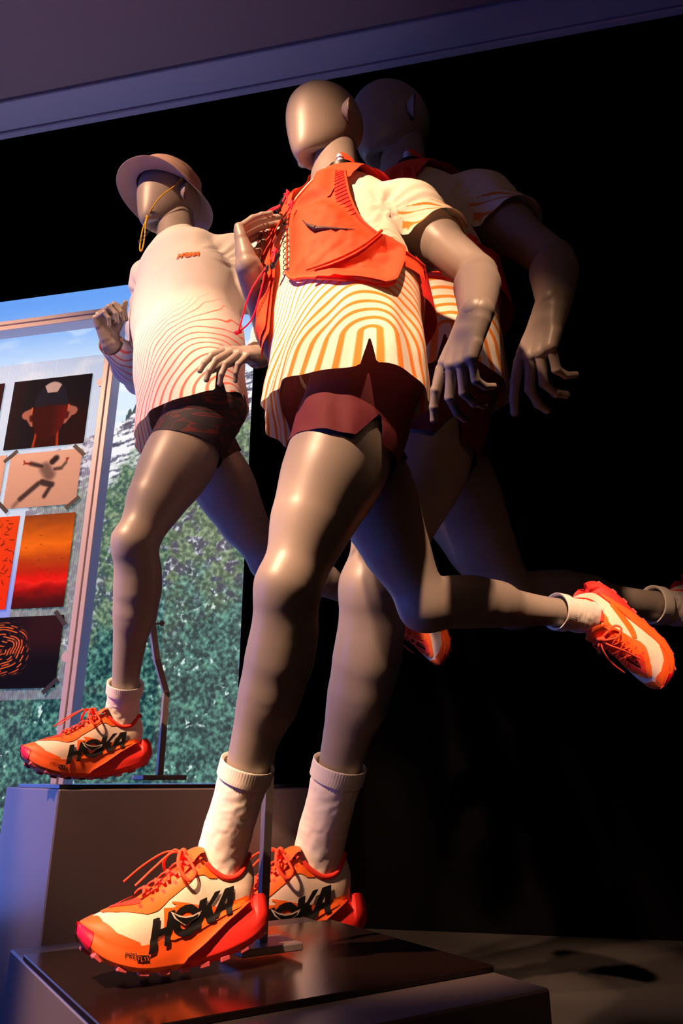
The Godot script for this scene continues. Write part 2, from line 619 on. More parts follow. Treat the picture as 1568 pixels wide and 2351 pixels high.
func poster_runner() -> ImageTexture:
	return painted(300, 226, func(u, v):
		var p := Vector2(u * 1.33, v)
		var c := Color(.93, .82, .70).lerp(Color(.86, .74, .62), v)
		var d := Color(.13, .10, .11)
		var s := .03
		var k := capsule_ink(p, Vector2(.80, .20), Vector2(.86, .14), .055, s)                 # head
		k = maxf(k, .55 * capsule_ink(p, Vector2(.68, .30), Vector2(.78, .44), .10, .06))       # trunk
		k = maxf(k, .9 * capsule_ink(p, Vector2(.62, .27), Vector2(.40, .20), .035, s))
		k = maxf(k, .8 * capsule_ink(p, Vector2(.86, .34), Vector2(.98, .33), .03, s))
		k = maxf(k, .8 * capsule_ink(p, Vector2(.98, .33), Vector2(1.05, .24), .022, s))
		k = maxf(k, .9 * capsule_ink(p, Vector2(.66, .56), Vector2(.84, .62), .055, s))
		k = maxf(k, .9 * capsule_ink(p, Vector2(.84, .62), Vector2(.74, .82), .035, s))
		k = maxf(k, .85 * capsule_ink(p, Vector2(.60, .58), Vector2(.30, .84), .045, s))
		k = maxf(k, .45 * capsule_ink(p, Vector2(.30, .84), Vector2(.20, .96), .03, .05))
		c = c.lerp(d, k * .9)
		var h := capsule_ink(p, Vector2(.40, .20), Vector2(.30, .19), .018, .012)
		for a in [-.5, 0.0, .5]: h = maxf(h, capsule_ink(p, Vector2(.30, .19), Vector2(.26, .17 + a * .08), .008, .006))
		for a in [-.4, 0.1, .5]: h = maxf(h, capsule_ink(p, Vector2(1.06, .22), Vector2(1.07 + a * .05, .15), .008, .006))
		return c.lerp(Color(.55, .13, .08), h * .85))

func poster_sunset() -> ImageTexture:
	var n := noise(8, 2.2)
	var birds := [[.38, .235, .035], [.40, .33, .03], [.12, .36, .03], [.30, .54, .025], [.40, .50, .03], [.42, .58, .02], [.60, .61, .025], [.68, .64, .02], [.85, .50, .03], [.78, .66, .02], [.50, .62, .02], [.25, .56, .02], [.55, .66, .018]]
	var xs := [0.0, .2, .34, .5, .6, .7, .73, .8, .9, 1.0]
	var cs := [Color(.62, .33, .12), Color(.88, .48, .08), Color(1.0, .58, .07), Color(.80, .34, .06), Color(.82, .20, .05), Color(.97, .12, .07), Color(1.0, .20, .15), Color(.75, .06, .05), Color(.42, .05, .07), Color(.30, .05, .08)]
	return painted(230, 390, func(u, v):
		var t: float = clampf(v + n.get_noise_2d(u * .8, v * 3.0) * .045, 0, .999)
		var c: Color = cs[0]
		for k in range(1, xs.size()):
			if t >= xs[k - 1]: c = cs[k - 1].lerp(cs[k], clampf((t - xs[k - 1]) / (xs[k] - xs[k - 1]), 0, 1))
		var ink := 0.0
		for b in birds: ink = maxf(ink, bird_ink(Vector2(u, v * 1.7), Vector2(b[0], b[1] * 1.7), b[2]))
		return c.lerp(Color(.12, .05, .06), ink * .85))

func poster_flock() -> ImageTexture:
	var r := RandomNumberGenerator.new(); r.seed = 5
	var b := []
	for k in 90: b.append([Vector2(r.randf(), r.randf() * 1.5), r.randf_range(.03, .06), r.randf_range(-1.2, 1.2)])
	return painted(220, 330, func(u, v):
		var p := Vector2(u, v * 1.5)
		var c := Color(.95, .36, .08).lerp(Color(1.0, .24, .06), v)
		var ink := 0.0
		for q in b:
			var d: Vector2 = p - q[0]
			if absf(d.x) < q[1] and absf(d.y) < q[1]: ink = maxf(ink, bird_ink(d.rotated(q[2]), Vector2.ZERO, q[1]))
		return c.lerp(Color(.35, .06, .05), ink * .9))

func poster_swirl() -> ImageTexture:
	var n := noise(3, 2.5); var n2 := noise(9, 1.3, 2)
	return painted(360, 300, func(u, v):
		var p := Vector2((u - .40) * 1.2, v - .46)
		var c := Color(.05, .05, .12).lerp(Color(.22, .10, .14), smoothstep(.3, .8, u) * (1.0 - smoothstep(.3, .7, v)))
		var r: float = p.length() * 1.12
		var a := p.angle()
		var ring: float = r * 27.0 + .5 * sin(a * 2.0) + .35 * sin(a * 5.0 + 1.0)
		var id := floorf(ring)
		var w := absf(ring - id - .5) * 2.0
		var dash := smoothstep(-.25, -.05, n2.get_noise_2d(a * .16 * maxf(id, 1.0) + id * 13.7, id * 31.1))
		var k := (1.0 - smoothstep(.35, .75, w)) * dash * (1.0 - smoothstep(.34, .48, r + .14 * n.get_noise_2d(u, v)))
		return c.lerp(Color(1.0, .50, .24).lerp(Color(1.0, .72, .45), n.get_noise_2d(u * 9.0, v * 9.0)), k))

# the landscape the screen shows: sky, a pale rock ridge, scrub with boulders, dark bushes, plain blue at its unseen far left
func landscape() -> ImageTexture:
	var big := noise(11, 3.2, 4); var mid := noise(12, 11.0, 4); var fine := noise(13, 44.0, 3)
	var cel := noise(14, 24.0, 1, FastNoiseLite.TYPE_CELLULAR); var leaf := noise(16, 46.0, 2, FastNoiseLite.TYPE_CELLULAR)
	return painted(560, 800, func(u, v):
		# x in metres along the wall, y in metres over the lens
		var x: float = lerpf(-4.24, -1.75, u / .12) if u < .12 else lerpf(-1.75, -.84, (u - .12) / .88)
		var y: float = 1.985 - v * 2.45
		var c := Color(.42, .64, .97).lerp(Color(.86, .93, 1.0), smoothstep(1.98, 1.50, y))
		c = c.lerp(Color(.95, .97, 1.0), .8 * smoothstep(.05, .45, big.get_noise_2d(x * .9, y * 1.8)) * smoothstep(1.95, 1.6, y))
		if x < -1.74: return c.lerp(Color(.42, .56, 1.0), smoothstep(.9, .6, y))  # blue area out of view, put there to be mirrored in the plinths
		var ridge: float = 1.30 + (x + 1.45) * .34 + .035 * mid.get_noise_2d(x, 3.0) + .03 * big.get_noise_2d(x * 2.0, 1.0)
		if y > ridge:
			var tree := ridge + .03 + .03 * fine.get_noise_2d(x, 1.0)
			return Color(.20, .31, .33) if x > -1.36 and x < -1.02 and y < tree else c
		var d := ridge - y
		var f := fine.get_noise_2d(x, y); var l := leaf.get_noise_2d(x, y) + .5; var m := mid.get_noise_2d(x, y)
		# pale strata dipping to the right
		var s := mid.get_noise_2d(x * .5 + y * .2, (y - x * .30) * 3.4) + .35 * f
		var rock := Color(.40, .40, .48).lerp(Color(.98, .97, .98), smoothstep(-.30, .12, s))
		rock = rock.lerp(Color(.30, .28, .35), smoothstep(.25, .5, -s) * .8)
		var g := f * .55 + l * .6 + .35 * m
		var scrub := Color(.25, .36, .29).lerp(Color(.62, .70, .55), smoothstep(-.45, .55, g))
		var low := Color(.09, .20, .22).lerp(Color(.42, .66, .58), smoothstep(-.50, .55, g))
		low = low.lerp(Color(.62, .80, .72), smoothstep(.45, .75, g) * .5)
		var o := rock.lerp(scrub, smoothstep(.17, .27, d + .10 * m))
		# boulders on the slope
		var b := smoothstep(-.02, .20, mid.get_noise_2d(x * 1.3 + 7.0, y * 1.3)) * smoothstep(.25, .42, d) * smoothstep(1.20, .85, d) * smoothstep(-.35, .15, x + 1.35)
		var stone := Color(.24, .25, .36).lerp(Color(.90, .89, .98), smoothstep(-.30, .25, (cel.get_noise_2d(x * 1.6, y * 1.6) + .5) * .9 + f * .8 - .25))
		o = o.lerp(stone, b * .8)
		o = o.lerp(low, smoothstep(.70, 1.0, d + .22 * big.get_noise_2d(x * 1.4, y * 1.4) + .1 * m))
		# a few white blossoms
		var w := smoothstep(.34, .42, mid.get_noise_2d(x * 2.6, y * 2.6 + 9.0) + .25 * f) * smoothstep(.7, .8, d) * smoothstep(.1, .3, big.get_noise_2d(x * 2.0 + 4.0, y * 2.0))
		return o.lerp(Color(.88, .95, .92), w * .9))

func make_materials():
	var weave := weave_normal(128, 4.0)
	mat("mannequin_grey", Color(.58, .54, .51), .42)
	var cream := Color(.94, .93, .91)
	var s1 := mat("striped_jersey", Color.WHITE, .85)
	s1.albedo_texture = stripe_texture(Color(.97, .95, .89), Color(.98, .56, .20), .36, 2, .20)
	var s2 := mat("fine_striped_jersey", Color.WHITE, .85)
	s2.albedo_texture = stripe_texture(cream, Color(.97, .48, .40), .25, 6, .26)
	for sm_ in [s1, s2]:
		sm_.backlight_enabled = true
		sm_.backlight = Color(.6, .6, .6)
	with_weave(mat("sock_knit", Color(.92, .90, .87), .9), weave, 70, .5)
	with_weave(mat("burgundy_cloth", Color(.36, .05, .12), .8), weave, 60, .3)
	var pn := noise(21, 9.0, 2)
	var bs := mat("dark_patterned_cloth", Color.WHITE, .75)
	bs.albedo_texture = painted(256, 256, func(u, v):
		var w := absf(fposmod(v * 5.0 + .5 * sin(u * 14.0) + pn.get_noise_2d(u, v), 1.0) - .5)
		return Color(.34, .06, .11).lerp(Color(.09, .07, .14), smoothstep(.10, .16, w)))
	with_weave(mat("vest_orange", Color(1.0, .29, .09), .75), weave, 90, .35)
	with_weave(mat("vest_red", Color(.85, .07, .05), .8), weave, 60, .5)
	mat("cord_pink", Color(1.0, .10, .30), .6)
	mat("buckle_black", Color(.03, .025, .03), .45)
	mat("clear_plastic", Color(.75, .78, .85), .12)
	mat("grey_print", Color(.28, .20, .20), .6)
	var sm := with_weave(mat("shoe_mesh", Color(.95, .87, .79), .85), weave, 85, .9)
	sm.uv1_triplanar = true
	mat("shoe_orange", Color(1.0, .40, .13), .55)
	mat("shoe_overlay", Color(1.0, .43, .12), .5)
	mat("shoe_red", Color(1.0, .20, .17), .55)
	mat("shoe_coral", Color(.98, .24, .16), .6)
	mat("shoe_black", Color(.035, .03, .04), .6)
	mat("shoe_sole", Color(.85, .36, .40), .6)
	mat("shoe_toe", Color(.90, .06, .22), .5)
	mat("shoe_lining", Color(.98, .22, .14), .85)
	mat("lace_coral", Color(1.0, .33, .18), .8)
	with_weave(mat("hat_cloth", Color(.74, .62, .57), .85), weave, 90, .4)
	mat("cord_yellow", Color(.88, .68, .03), .6)
	mat("cord_grey", Color(.30, .30, .34), .6)
	mat("print_orange", Color(.97, .45, .10), .7)
	mat("plinth_paint", Color(.40, .36, .37), .34)
	mat("plate_bronze", Color(.13, .085, .08), .16, .0)
	mat("steel", Color(.60, .55, .54), .35, .55)
	mat("black_paint", Color(.03, .03, .032), 1.0).metallic_specular = 0.0
	var cn := noise(31, 60.0, 3)
	var cp := mat("carpet", Color.WHITE, 1.0)
	cp.albedo_texture = painted(256, 256, func(u, v):
		var g := .5 + .5 * cn.get_noise_2d(u, v)
		return Color(.085, .06, .05).lerp(Color(.035, .027, .027), g))
	cp.uv1_triplanar = true; cp.uv1_scale = Vector3.ONE * 2.2
	mat("soffit_paint", Color(.66, .50, .46), .85)
	mat("soffit_trim", Color(.80, .70, .70), .6)
	mat("frame_white", Color(.80, .74, .72), .35)
	var sh := mat("corrugated_sheet", Color(.70, .78, .90, .40), .5)
	sh.transparency = BaseMaterial3D.TRANSPARENCY_ALPHA
	mat("tape_dark", Color(.11, .095, .10), .6)
	mat("clip_white", Color(.80, .74, .72), .4)
	var sc := mat("screen_glow", Color.BLACK, .7)
	sc.emission_enabled = true
	sc.emission_texture = landscape()
	sc.emission_energy_multiplier = 1.0
	for p in [["print_head", poster_head()], ["print_runner", poster_runner()], ["print_sunset", poster_sunset()], ["print_flock", poster_flock()], ["print_swirl", poster_swirl()]]:
		var pm := mat(p[0], Color.WHITE, .7)
		pm.metallic_specular = .25
		pm.albedo_texture = p[1]
		pm.backlight_enabled = true
		pm.backlight = Color(.85, .85, .85)

# ------------------------------------------------------------------ the setting
const WX := Vector3(.97958, 0, .20108)      # along the screen wall, to the right
const WN := Vector3(-.20108, 0, .97958)     # out of the wall, towards the glass

# a point on the screen wall: x along it, y above the lens, z out of the screen's face
func wall_point(x: float, y: float, z: float) -> Vector3:
	return WX * x + Vector3.UP * (y + CH) + WN * (-2.38 + z)

func wall_basis() -> Basis:
	return Basis(WX, Vector3.UP, WN)

func slab(called: String, size: Vector3, at: Vector3, m: Material, b := Basis.IDENTITY, c := .004) -> MeshInstance3D:
	var o := struct(called, bevel_box(size, c).mesh(), m)
	o.transform = Transform3D(b, at)
	return o

func build_setting():
	slab("floor", Vector3(12, .1, 12), Vector3(0, -.05, 1.5), M.carpet)
	slab("ceiling", Vector3(12, .1, 12), Vector3(0, 4.25, 1.5), M.black_paint)
	var b := wall_basis()
	slab("wall_back", Vector3(12, 4.4, .1), wall_point(.4, 1.65, -.60), M.black_paint, b)
	slab("wall_left", Vector3(.1, 4.4, 12), Vector3(-5.4, 2.1, 1.5), M.black_paint)
	slab("wall_right", Vector3(.1, 4.4, 12), Vector3(5.4, 2.1, 1.5), M.black_paint)
	slab("wall_front", Vector3(12, 4.4, .1), Vector3(0, 2.1, 7.0), M.black_paint)
	# the lowered ceiling along the window, its back edge finished with a stepped trim
	# edge lines: at height 2.6 over the lens
	var e0 := wall_point(0, 2.6, .30)
	slab("trim_1", Vector3(9, .10, .03), e0 + Vector3(0, .05, 0), M.soffit_trim, b)
	slab("trim_2", Vector3(9, .06, .13), e0 + Vector3(0, .035, 0) + WN * .085, M.soffit_trim, b)
	slab("trim_3", Vector3(9, .05, .016), e0 + Vector3(0, .075, 0) + WN * .158, M.soffit_trim, b)
	slab("soffit", Vector3(9, .10, 1.3), e0 + Vector3(0, .05, 0) + WN * .816, M.soffit_paint, b)
	# the landscape screen
	var s := thing("landscape_screen", "tall glowing screen showing a rocky hillside with green bushes and a pale blue sky", "screen", wall_point(-2.54, -CH, 0))
	s.basis = b
	part(s, "screen_housing", bevel_box(Vector3(3.41, 2.49, .08), .004).moved(Transform3D(Basis.IDENTITY, Vector3(0, 1.245, -.045))).mesh(), M.black_paint)
	var face := sheet(2, 1, func(u, v): return Vector3([-1.7, .79, 1.7][int(round(u * 2))], 2.485 - 2.45 * v, 0))
	for k in face.n.size():
		face.n[k] = Vector3(0, 0, 1)
		face.uv[k].x = [0.0, .12, 1.0][k % 3]
	part(s, "screen_display", face.mesh(), M.screen_glow)

# ------------------------------------------------------------------ the pin-up board before the screen
func build_board():
	var z := .28
	var o := thing("display_frame", "white grooved metal frame holding a ribbed see-through sheet of pictures, before the screen", "frame", wall_point(-1.9, -CH, z))
	o.basis = wall_basis()
	# frame coordinates: x from its middle, y from the floor
	var xr := 1.9 - 1.27; var xl := -.62; var top := 1.66 + CH
	# each member is two rails with a channel between them and a web behind
	for side in [xr - .021, xl + .021]:
		for q in [[-.011, .020, .055, 0.0], [.0125, .017, .055, 0.0], [.0015, .008, .030, -.0125]]:
			var post := part(o, "post_rail" if q[2] > .04 else "post_web", bevel_box(Vector3(q[1], top, q[2]), .0015).mesh(), M.frame_white)
			post.position = Vector3(side + q[0], top * .5, -.0275 + q[3])
	for q in [[-.011, .020, .055, 0.0], [.0125, .017, .055, 0.0], [.0015, .008, .030, -.0125]]:
		var rail := part(o, "top_rail" if q[2] > .04 else "top_web", bevel_box(Vector3(xr - xl - .084, q[1], q[2]), .0015).mesh(), M.frame_white)
		rail.position = Vector3((xr + xl) * .5, top - .021 + q[0], -.0275 + q[3])
	# ribbed twin-wall sheet
	var x0 := -.55; var x1 := 1.9 - 1.315; var y0 := .235 + CH; var y1 := 1.472 + CH
	var rib := MD.new()
	var nr := 150
	rib = sheet(nr * 4, 1, func(u, v):
		var f := fposmod(u * nr, 1.0)
		return Vector3(lerpf(x0, x1, u), lerpf(y0, y1, v), -.022 + .0016 * (1.0 if f < .3 else 0.0)))
	part(o, "ribbed_sheet", rib.mesh(), M.corrugated_sheet)
	for y in [1.344, .362]:
		var c := part(o, "clip", sheet_clip().mesh(), M.clip_white)
		c.position = Vector3(1.9 - 1.313, y + CH, -.012)
	var P := [
		["print_head", -1.677, -1.36, 1.112, 1.392, "picture of a head in a dark cap seen from behind, topmost on the ribbed sheet", []],
		["print_runner", -1.640, -1.360, .884, 1.092, "cream picture of a blurred dark runner, held by strips of dark tape", [[-1.640, 1.085, .7], [-1.372, 1.085, -.75], [-1.372, .889, .7], [-1.640, .892, -.75]]],
		["print_sunset", -1.546, -1.355, .527, .853, "picture of an orange and red sunset with small flying birds", []],
		["print_swirl", -1.700, -1.348, .270, .500, "picture of glowing orange rings on dark blue, lowest on the ribbed sheet", [[-1.360, .490, -.85], [-1.365, .275, .75]]],
		["print_flock", -1.760, -1.566, .527, .855, "orange picture covered with a dark flock of birds, left of the sunset", []],
		["print_swirl", -2.0, -1.718, 1.112, 1.392, "dark picture cut by the left edge, beside the capped head", []],
		["print_runner", -1.94, -1.658, .884, 1.092, "pale picture cut by the left edge, beside the runner picture", []],
	]
	for p in P:
		var at := wall_point((p[1] + p[2]) * .5, (p[3] + p[4]) * .5, z - .016)
		var t := thing("picture", p[5], "picture", at, "pictures on the ribbed sheet")
		t.basis = wall_basis()
		var w: float = p[2] - p[1]; var h: float = p[4] - p[3]
		var m := bevel_box(Vector3(w, h, .002), .0004)
		for k in m.v.size(): m.uv[k] = Vector2(m.v[k].x / w + .5, .5 - m.v[k].y / h)
		part(t, "print", m.mesh(), M[p[0]])
		for q in p[6]:
			var tape := part(t, "tape", bevel_box(Vector3(.062, .0145, .001), .0003).mesh(), M.tape_dark)
			tape.position = Vector3(q[0] - (p[1] + p[2]) * .5, q[1] - (p[3] + p[4]) * .5, .0018)
			tape.rotation.z = q[2]

func sheet_clip() -> MD:
	var m := MD.new()
	var pts := []
	for k in 13:
		var a := PI * .5 + PI * k / 12.0
		pts.append(Vector2(cos(a) * .014 - .004, sin(a) * .016))
	pts.append(Vector2(.012, -.016)); pts.append(Vector2(.012, .016))
	return prism(pts, .008)

# a flat outline with thickness, z from 0 to d
func prism(pts: Array, d: float) -> MD:
	var m := MD.new()
	var poly := PackedVector2Array(pts)
	var tri := Geometry2D.triangulate_polygon(poly)
	for z in [0.0, d]:
		var b := m.v.size()
		for p in poly:
			m.v.append(Vector3(p.x, p.y, z)); m.n.append(Vector3(0, 0, 1 if z > 0 else -1)); m.uv.append(p)
		for t in tri: m.i.append(b + t)
	for k in poly.size():
		var a := poly[k]; var c := poly[(k + 1) % poly.size()]
		var n2 := Vector2(c.y - a.y, a.x - c.x).normalized()
		if Geometry2D.is_polygon_clockwise(poly): n2 = -n2
		var b := m.v.size()
		for q in [Vector3(a.x, a.y, 0), Vector3(c.x, c.y, 0), Vector3(c.x, c.y, d), Vector3(a.x, a.y, d)]:
			m.v.append(q); m.n.append(Vector3(n2.x, n2.y, 0)); m.uv.append(Vector2(q.x, q.y))
		m.i.append_array(PackedInt32Array([b, b + 1, b + 2, b, b + 2, b + 3]))
	return m

# ------------------------------------------------------------------ plinths
const A1 := Vector3(.839, 0, -.544)
const A2 := Vector3(-.544, 0, -.839)

func plinth(near: Vector3, top: float, wide: float, front: float, deep: float, plate: Rect2, label: String, plate_label: String):
	var o := thing("plinth", label, "plinth", Vector3(near.x, 0, near.z))
	o.basis = Basis(A1, Vector3.UP, -A2)
	var h := top - .009
	var body := part(o, "plinth_body", bevel_box(Vector3(wide, h, deep), .003).mesh(), M.plinth_paint)
	body.position = Vector3(wide * .5, h * .5, front - deep * .5)
	var p := thing("plinth_plate", plate_label, "plate", Vector3(near.x, h, near.z))
	p.basis = o.basis
	var q := part(p, "plate", bevel_box(Vector3(plate.size.x, .009, plate.size.y), .0015).mesh(), M.plate_bronze)
	q.position = Vector3(plate.position.x + plate.size.x * .5, .0045, -plate.position.y - plate.size.y * .5)

func build_plinths():
	plinth(Vector3(-.254, 0, -.948), CH - .26, .575, .107, .668, Rect2(0, 0, .574, .458), "low dark plinth nearest the glass under the front runner", "dark glossy plate under the front runner's shoe")
	plinth(Vector3(-.594, 0, -1.651), CH - .010, .61, .0, .59, Rect2(.004, .012, .565, .44), "tall dark plinth behind the low one, under the runner in the bucket hat", "thin dark plate on top of the tall plinth")

# ------------------------------------------------------------------ trail shoes: x towards the toe, y up, z across
const SB_X := [-.169, -.166, -.159, -.131, -.091, -.052, -.014, .034, .075, .094, .108, .114]
const SB_Y := [.063, .052, .042, .025, .013, .007, .006, .010, .022, .033, .047, .058]
const SF_X := [-.169, -.163, -.151, -.140, -.128, -.105, -.07, -.03, .0, .04, .075, .10, .114]
const SF_Y := [.066, .078, .090, .088, .083, .078, .066, .053, .047, .0425, .049, .062, .072]
const SW_X := [-.169, -.166, -.156, -.135, -.10, -.06, -.02, .03, .06, .085, .103, .111, .114]
const SW_W := [.012, .022, .032, .039, .042, .041, .044, .051, .050, .042, .028, .014, .003]
const UW_X := [-.146, -.144, -.136, -.115, -.08, -.04, .0, .03, .06, .085, .101, .109, .1115]
const UW_W := [.001, .010, .023, .031, .035, .037, .042, .046, .0455, .036, .022, .009, .001]
const UT_X := [-.146, -.138, -.128, -.115, -.10, -.084, -.066, -.052, -.035, -.008, .016, .045, .075, .098, .1115]
const UT_Y := [.140, .143, .136, .122, .115, .116, .127, .140, .136, .118, .104, .092, .083, .075, .070]
const UG_X := [-.146, -.136, -.12, -.09, -.066, -.045, -.02, .02, .05, .062, .12]
const UG_W := [.001, .016, .025, .029, .026, .019, .015, .012, .007, .001, .001]
const SPLIT := [Vector2(-.012, .0), Vector2(-.030, .021), Vector2(-.056, .037), Vector2(-.088, .060), Vector2(-.114, .075), Vector2(-.135, .087), Vector2(-.150, .100)]

func shoe_x(s: float, a: float, b: float) -> float:
	return lerpf(a, b, .5 - .5 * cos(PI * s) * (1.0 - .12 * sin(PI * s)))

func wall_at(s: float, t: float, lat: float) -> Vector3:
	var x := shoe_x(s, -.146, .1115)
	var yf := curve(x, SF_X, SF_Y) - .004
	var yt := curve(x, UT_X, UT_Y)
	var w := maxf(curve(x, UW_X, UW_W), .0005)
	var g := minf(maxf(curve(x, UG_X, UG_W) - .001, 0.0), w)
	var fore := smoothstep(.0, .08, x)
	var heel := smoothstep(-.11, -.146, x)
	var cy := lerpf(yf + .66 * (yt - yf), yt + .004, fore)
	var cw := lerpf(w * 1.03, w * .96, fore)
	var p := Vector2(w, yf).bezier_interpolate(Vector2(cw, lerpf(yf, cy, .66)), Vector2(lerpf(cw, g, .34 + .3 * fore), lerpf(cy, yt, .4 + .4 * fore)), Vector2(g, yt), t)
	# the heel counter leans back then flicks out at the pull tab
	var lean := heel * (.006 * sin(PI * t) - .002)
	return Vector3(x - lean + .008 * t * heel, p.y, p.x * lat)

func midsole_at(s: float, t: float, lat: float, piece := 0) -> Vector3:
	var x := shoe_x(s, -.169, .114)
	var yb := curve(x, SB_X, SB_Y); var yf := curve(x, SF_X, SF_Y)
	var ws := maxf(curve(x, SW_X, SW_W), .002)
	var wu := maxf(minf(curve(x, UW_X, UW_W) + .003, ws), .002) if x > -.14 else ws * .82
	var y := lerpf(yf, yb, t)
	var w := lerpf(wu, ws, smoothstep(0, .62, t)) - .006 * smoothstep(.8, 1.0, t) * minf(1.0, ws / .03)
	# the sculpted ridge that runs from the ball up to the heel
	var d := split_side(Vector2(x, y))
	if piece > 0 or (piece == 0 and d > 0): w += .0045 * exp(-maxf(d, 0.0) / .006) * smoothstep(-.01, -.05, x)
	else: w -= .0055 * exp(minf(d, 0.0) / .013) * smoothstep(-.01, -.04, x) * smoothstep(-.165, -.12, x)
	return Vector3(x, y, maxf(w, .001) * lat)

# above zero before the ridge line, below zero behind it
func split_side(p: Vector2) -> float:
	var best := 1e9; var s := 1.0
	for k in SPLIT.size() - 1:
		var a: Vector2 = SPLIT[k]; var b: Vector2 = SPLIT[k + 1]
		var t := clampf((p - a).dot(b - a) / (b - a).length_squared(), 0, 1)
		var d := (p - a - (b - a) * t).length()
		if d < best:
			best = d
			s = signf((p - a).cross(b - a)) if (p - a).cross(b - a) != 0 else 1.0
	# before the ridge means towards the toe and up: (b - a) turned right
	return best * s

var relief := {}

func make_relief(_lat: float):
	var nx := 200; var ny := 120
	var g := PackedFloat32Array(); g.resize(nx * ny); g.fill(0.0)
	# one column per 1.5 mm of length: the outline of the section, then its half width at every height
	for i in nx:
		var x := -.175 + i * .0015
		for part_ in 2:
			var lo := -.146 if part_ == 0 else -.169; var hi := .1115 if part_ == 0 else .114
			if x < lo or x > hi: continue
			var a := 0.0; var b := 1.0
			for q in 22:
				var mid := (a + b) * .5
				if shoe_x(mid, lo, hi) < x: a = mid
				else: b = mid
			var prev := Vector3.ZERO
			for q in 33:
				var p := wall_at(a, q / 32.0, 1.0) if part_ == 0 else midsole_at(a, q / 32.0, 1.0)
				if q > 0:
					var y0 := minf(p.y, prev.y); var y1 := maxf(p.y, prev.y)
					for j in range(maxi(int(ceil(y0 / .0015)), 0), mini(int(floor(y1 / .0015)), ny - 1) + 1):
						var t := (j * .0015 - prev.y) / (p.y - prev.y) if absf(p.y - prev.y) > 1e-7 else 0.0
						g[i + j * nx] = maxf(g[i + j * nx], lerpf(prev.z, p.z, t))
				prev = p
	# the print stretches over the step between upper and midsole
	for pass_ in 5:
		var h := g.duplicate()
		for j in range(1, ny - 1):
			for i in range(1, nx - 1):
				var k := i + j * nx
				if g[k] > 0 and g[k - nx] > 0 and g[k + nx] > 0 and g[k - 1] > 0 and g[k + 1] > 0: h[k] = (g[k] * 2 + g[k - 1] + g[k + 1] + g[k - nx] + g[k + nx]) / 6.0
		g = h
	relief = {"g": g, "nx": nx, "ny": ny}

# a thin piece over the upper, its outline in (millimetres along, share of the wall's height)
func wall_patch(outline: Array, lift: float, lat: float) -> MD:
	var poly := PackedVector2Array()
	for p in outline: poly.append(Vector2(p.x * .001, p.y * .06))
	var box := Rect2(poly[0], Vector2.ZERO)
	for p in poly: box = box.expand(p)
	box = box.grow(.001)
	var fine := .0028
	var nx := int(ceil(box.size.x / fine)); var ny := int(ceil(box.size.y / fine))
	var ss := PackedFloat32Array()
	for i in nx + 1:
		var x := box.position.x + box.size.x * i / nx
		var a := 0.0; var b := 1.0
		for q in 18:
			var mid := (a + b) * .5
			if shoe_x(mid, -.146, .1115) < x: a = mid
			else: b = mid
		ss.append(a)
	var m := sheet(nx, ny, func(u, v): return wall_at(ss[int(round(u * nx))], clampf((box.position.y + box.size.y * v) / .06, 0.0, 1.0), lat))
	outward(m, Vector3(-.03, .05, 0))
	var c := PackedFloat32Array(); c.resize(m.v.size())
	for k in m.v.size():
		c[k] = inside(poly, box.position + box.size * Vector2(float(k % (nx + 1)) / nx, float(k / (nx + 1)) / ny))
		m.v[k] += m.n[k] * lift
	return m.clip(c)

func relief_at(x: float, y: float) -> float:
	var fx := clampf((x + .175) / .0015, 0, relief.nx - 2); var fy := clampf(y / .0015, 0, relief.ny - 2)
	var i := int(fx); var j := int(fy); fx -= i; fy -= j
	var g: PackedFloat32Array = relief.g; var nx: int = relief.nx
	return lerpf(lerpf(maxf(g[i + j * nx], 0), maxf(g[i + 1 + j * nx], 0), fx), lerpf(maxf(g[i + (j + 1) * nx], 0), maxf(g[i + 1 + (j + 1) * nx], 0), fx), fy)

# a thin patch over the shoe's side, its outline in millimetres seen from that side
func patch(outline: Array, lift: float, lat: float, hole := [], fine := .004) -> MD:
	var poly := PackedVector2Array()
	for p in outline: poly.append(p * .001)
	var hp := PackedVector2Array()
	for p in hole: hp.append(p * .001)
	var box := Rect2(poly[0], Vector2.ZERO)
	for p in poly: box = box.expand(p)
	box = box.grow(fine * 1.5)
	var nx := int(ceil(box.size.x / fine)); var ny := int(ceil(box.size.y / fine))
	var m := sheet(nx, ny, func(u, v):
		var p := box.position + box.size * Vector2(u, v)
		return Vector3(p.x, p.y, 0))
	var c := PackedFloat32Array(); c.resize(m.v.size())
	for k in m.v.size():
		var p := Vector2(m.v[k].x, m.v[k].y)
		c[k] = inside(poly, p)
		if hp.size(): c[k] = minf(c[k], -inside(hp, p))
		m.n[k] = Vector3(0, 0, 1)
	m = m.clip(c)
	for k in m.v.size():
		var p := m.v[k]
		var e := .003
		m.n[k] = Vector3(relief_at(p.x - e, p.y) - relief_at(p.x + e, p.y), relief_at(p.x, p.y - e) - relief_at(p.x, p.y + e), 2 * e).normalized() * Vector3(1, 1, lat)
		m.v[k] = Vector3(p.x, p.y, relief_at(p.x, p.y) * lat) + m.n[k] * lift
	return m

func P2(a: Array) -> Array:
	var o := []
	for k in range(0, a.size(), 2): o.append(Vector2(a[k], a[k + 1]))
	return o

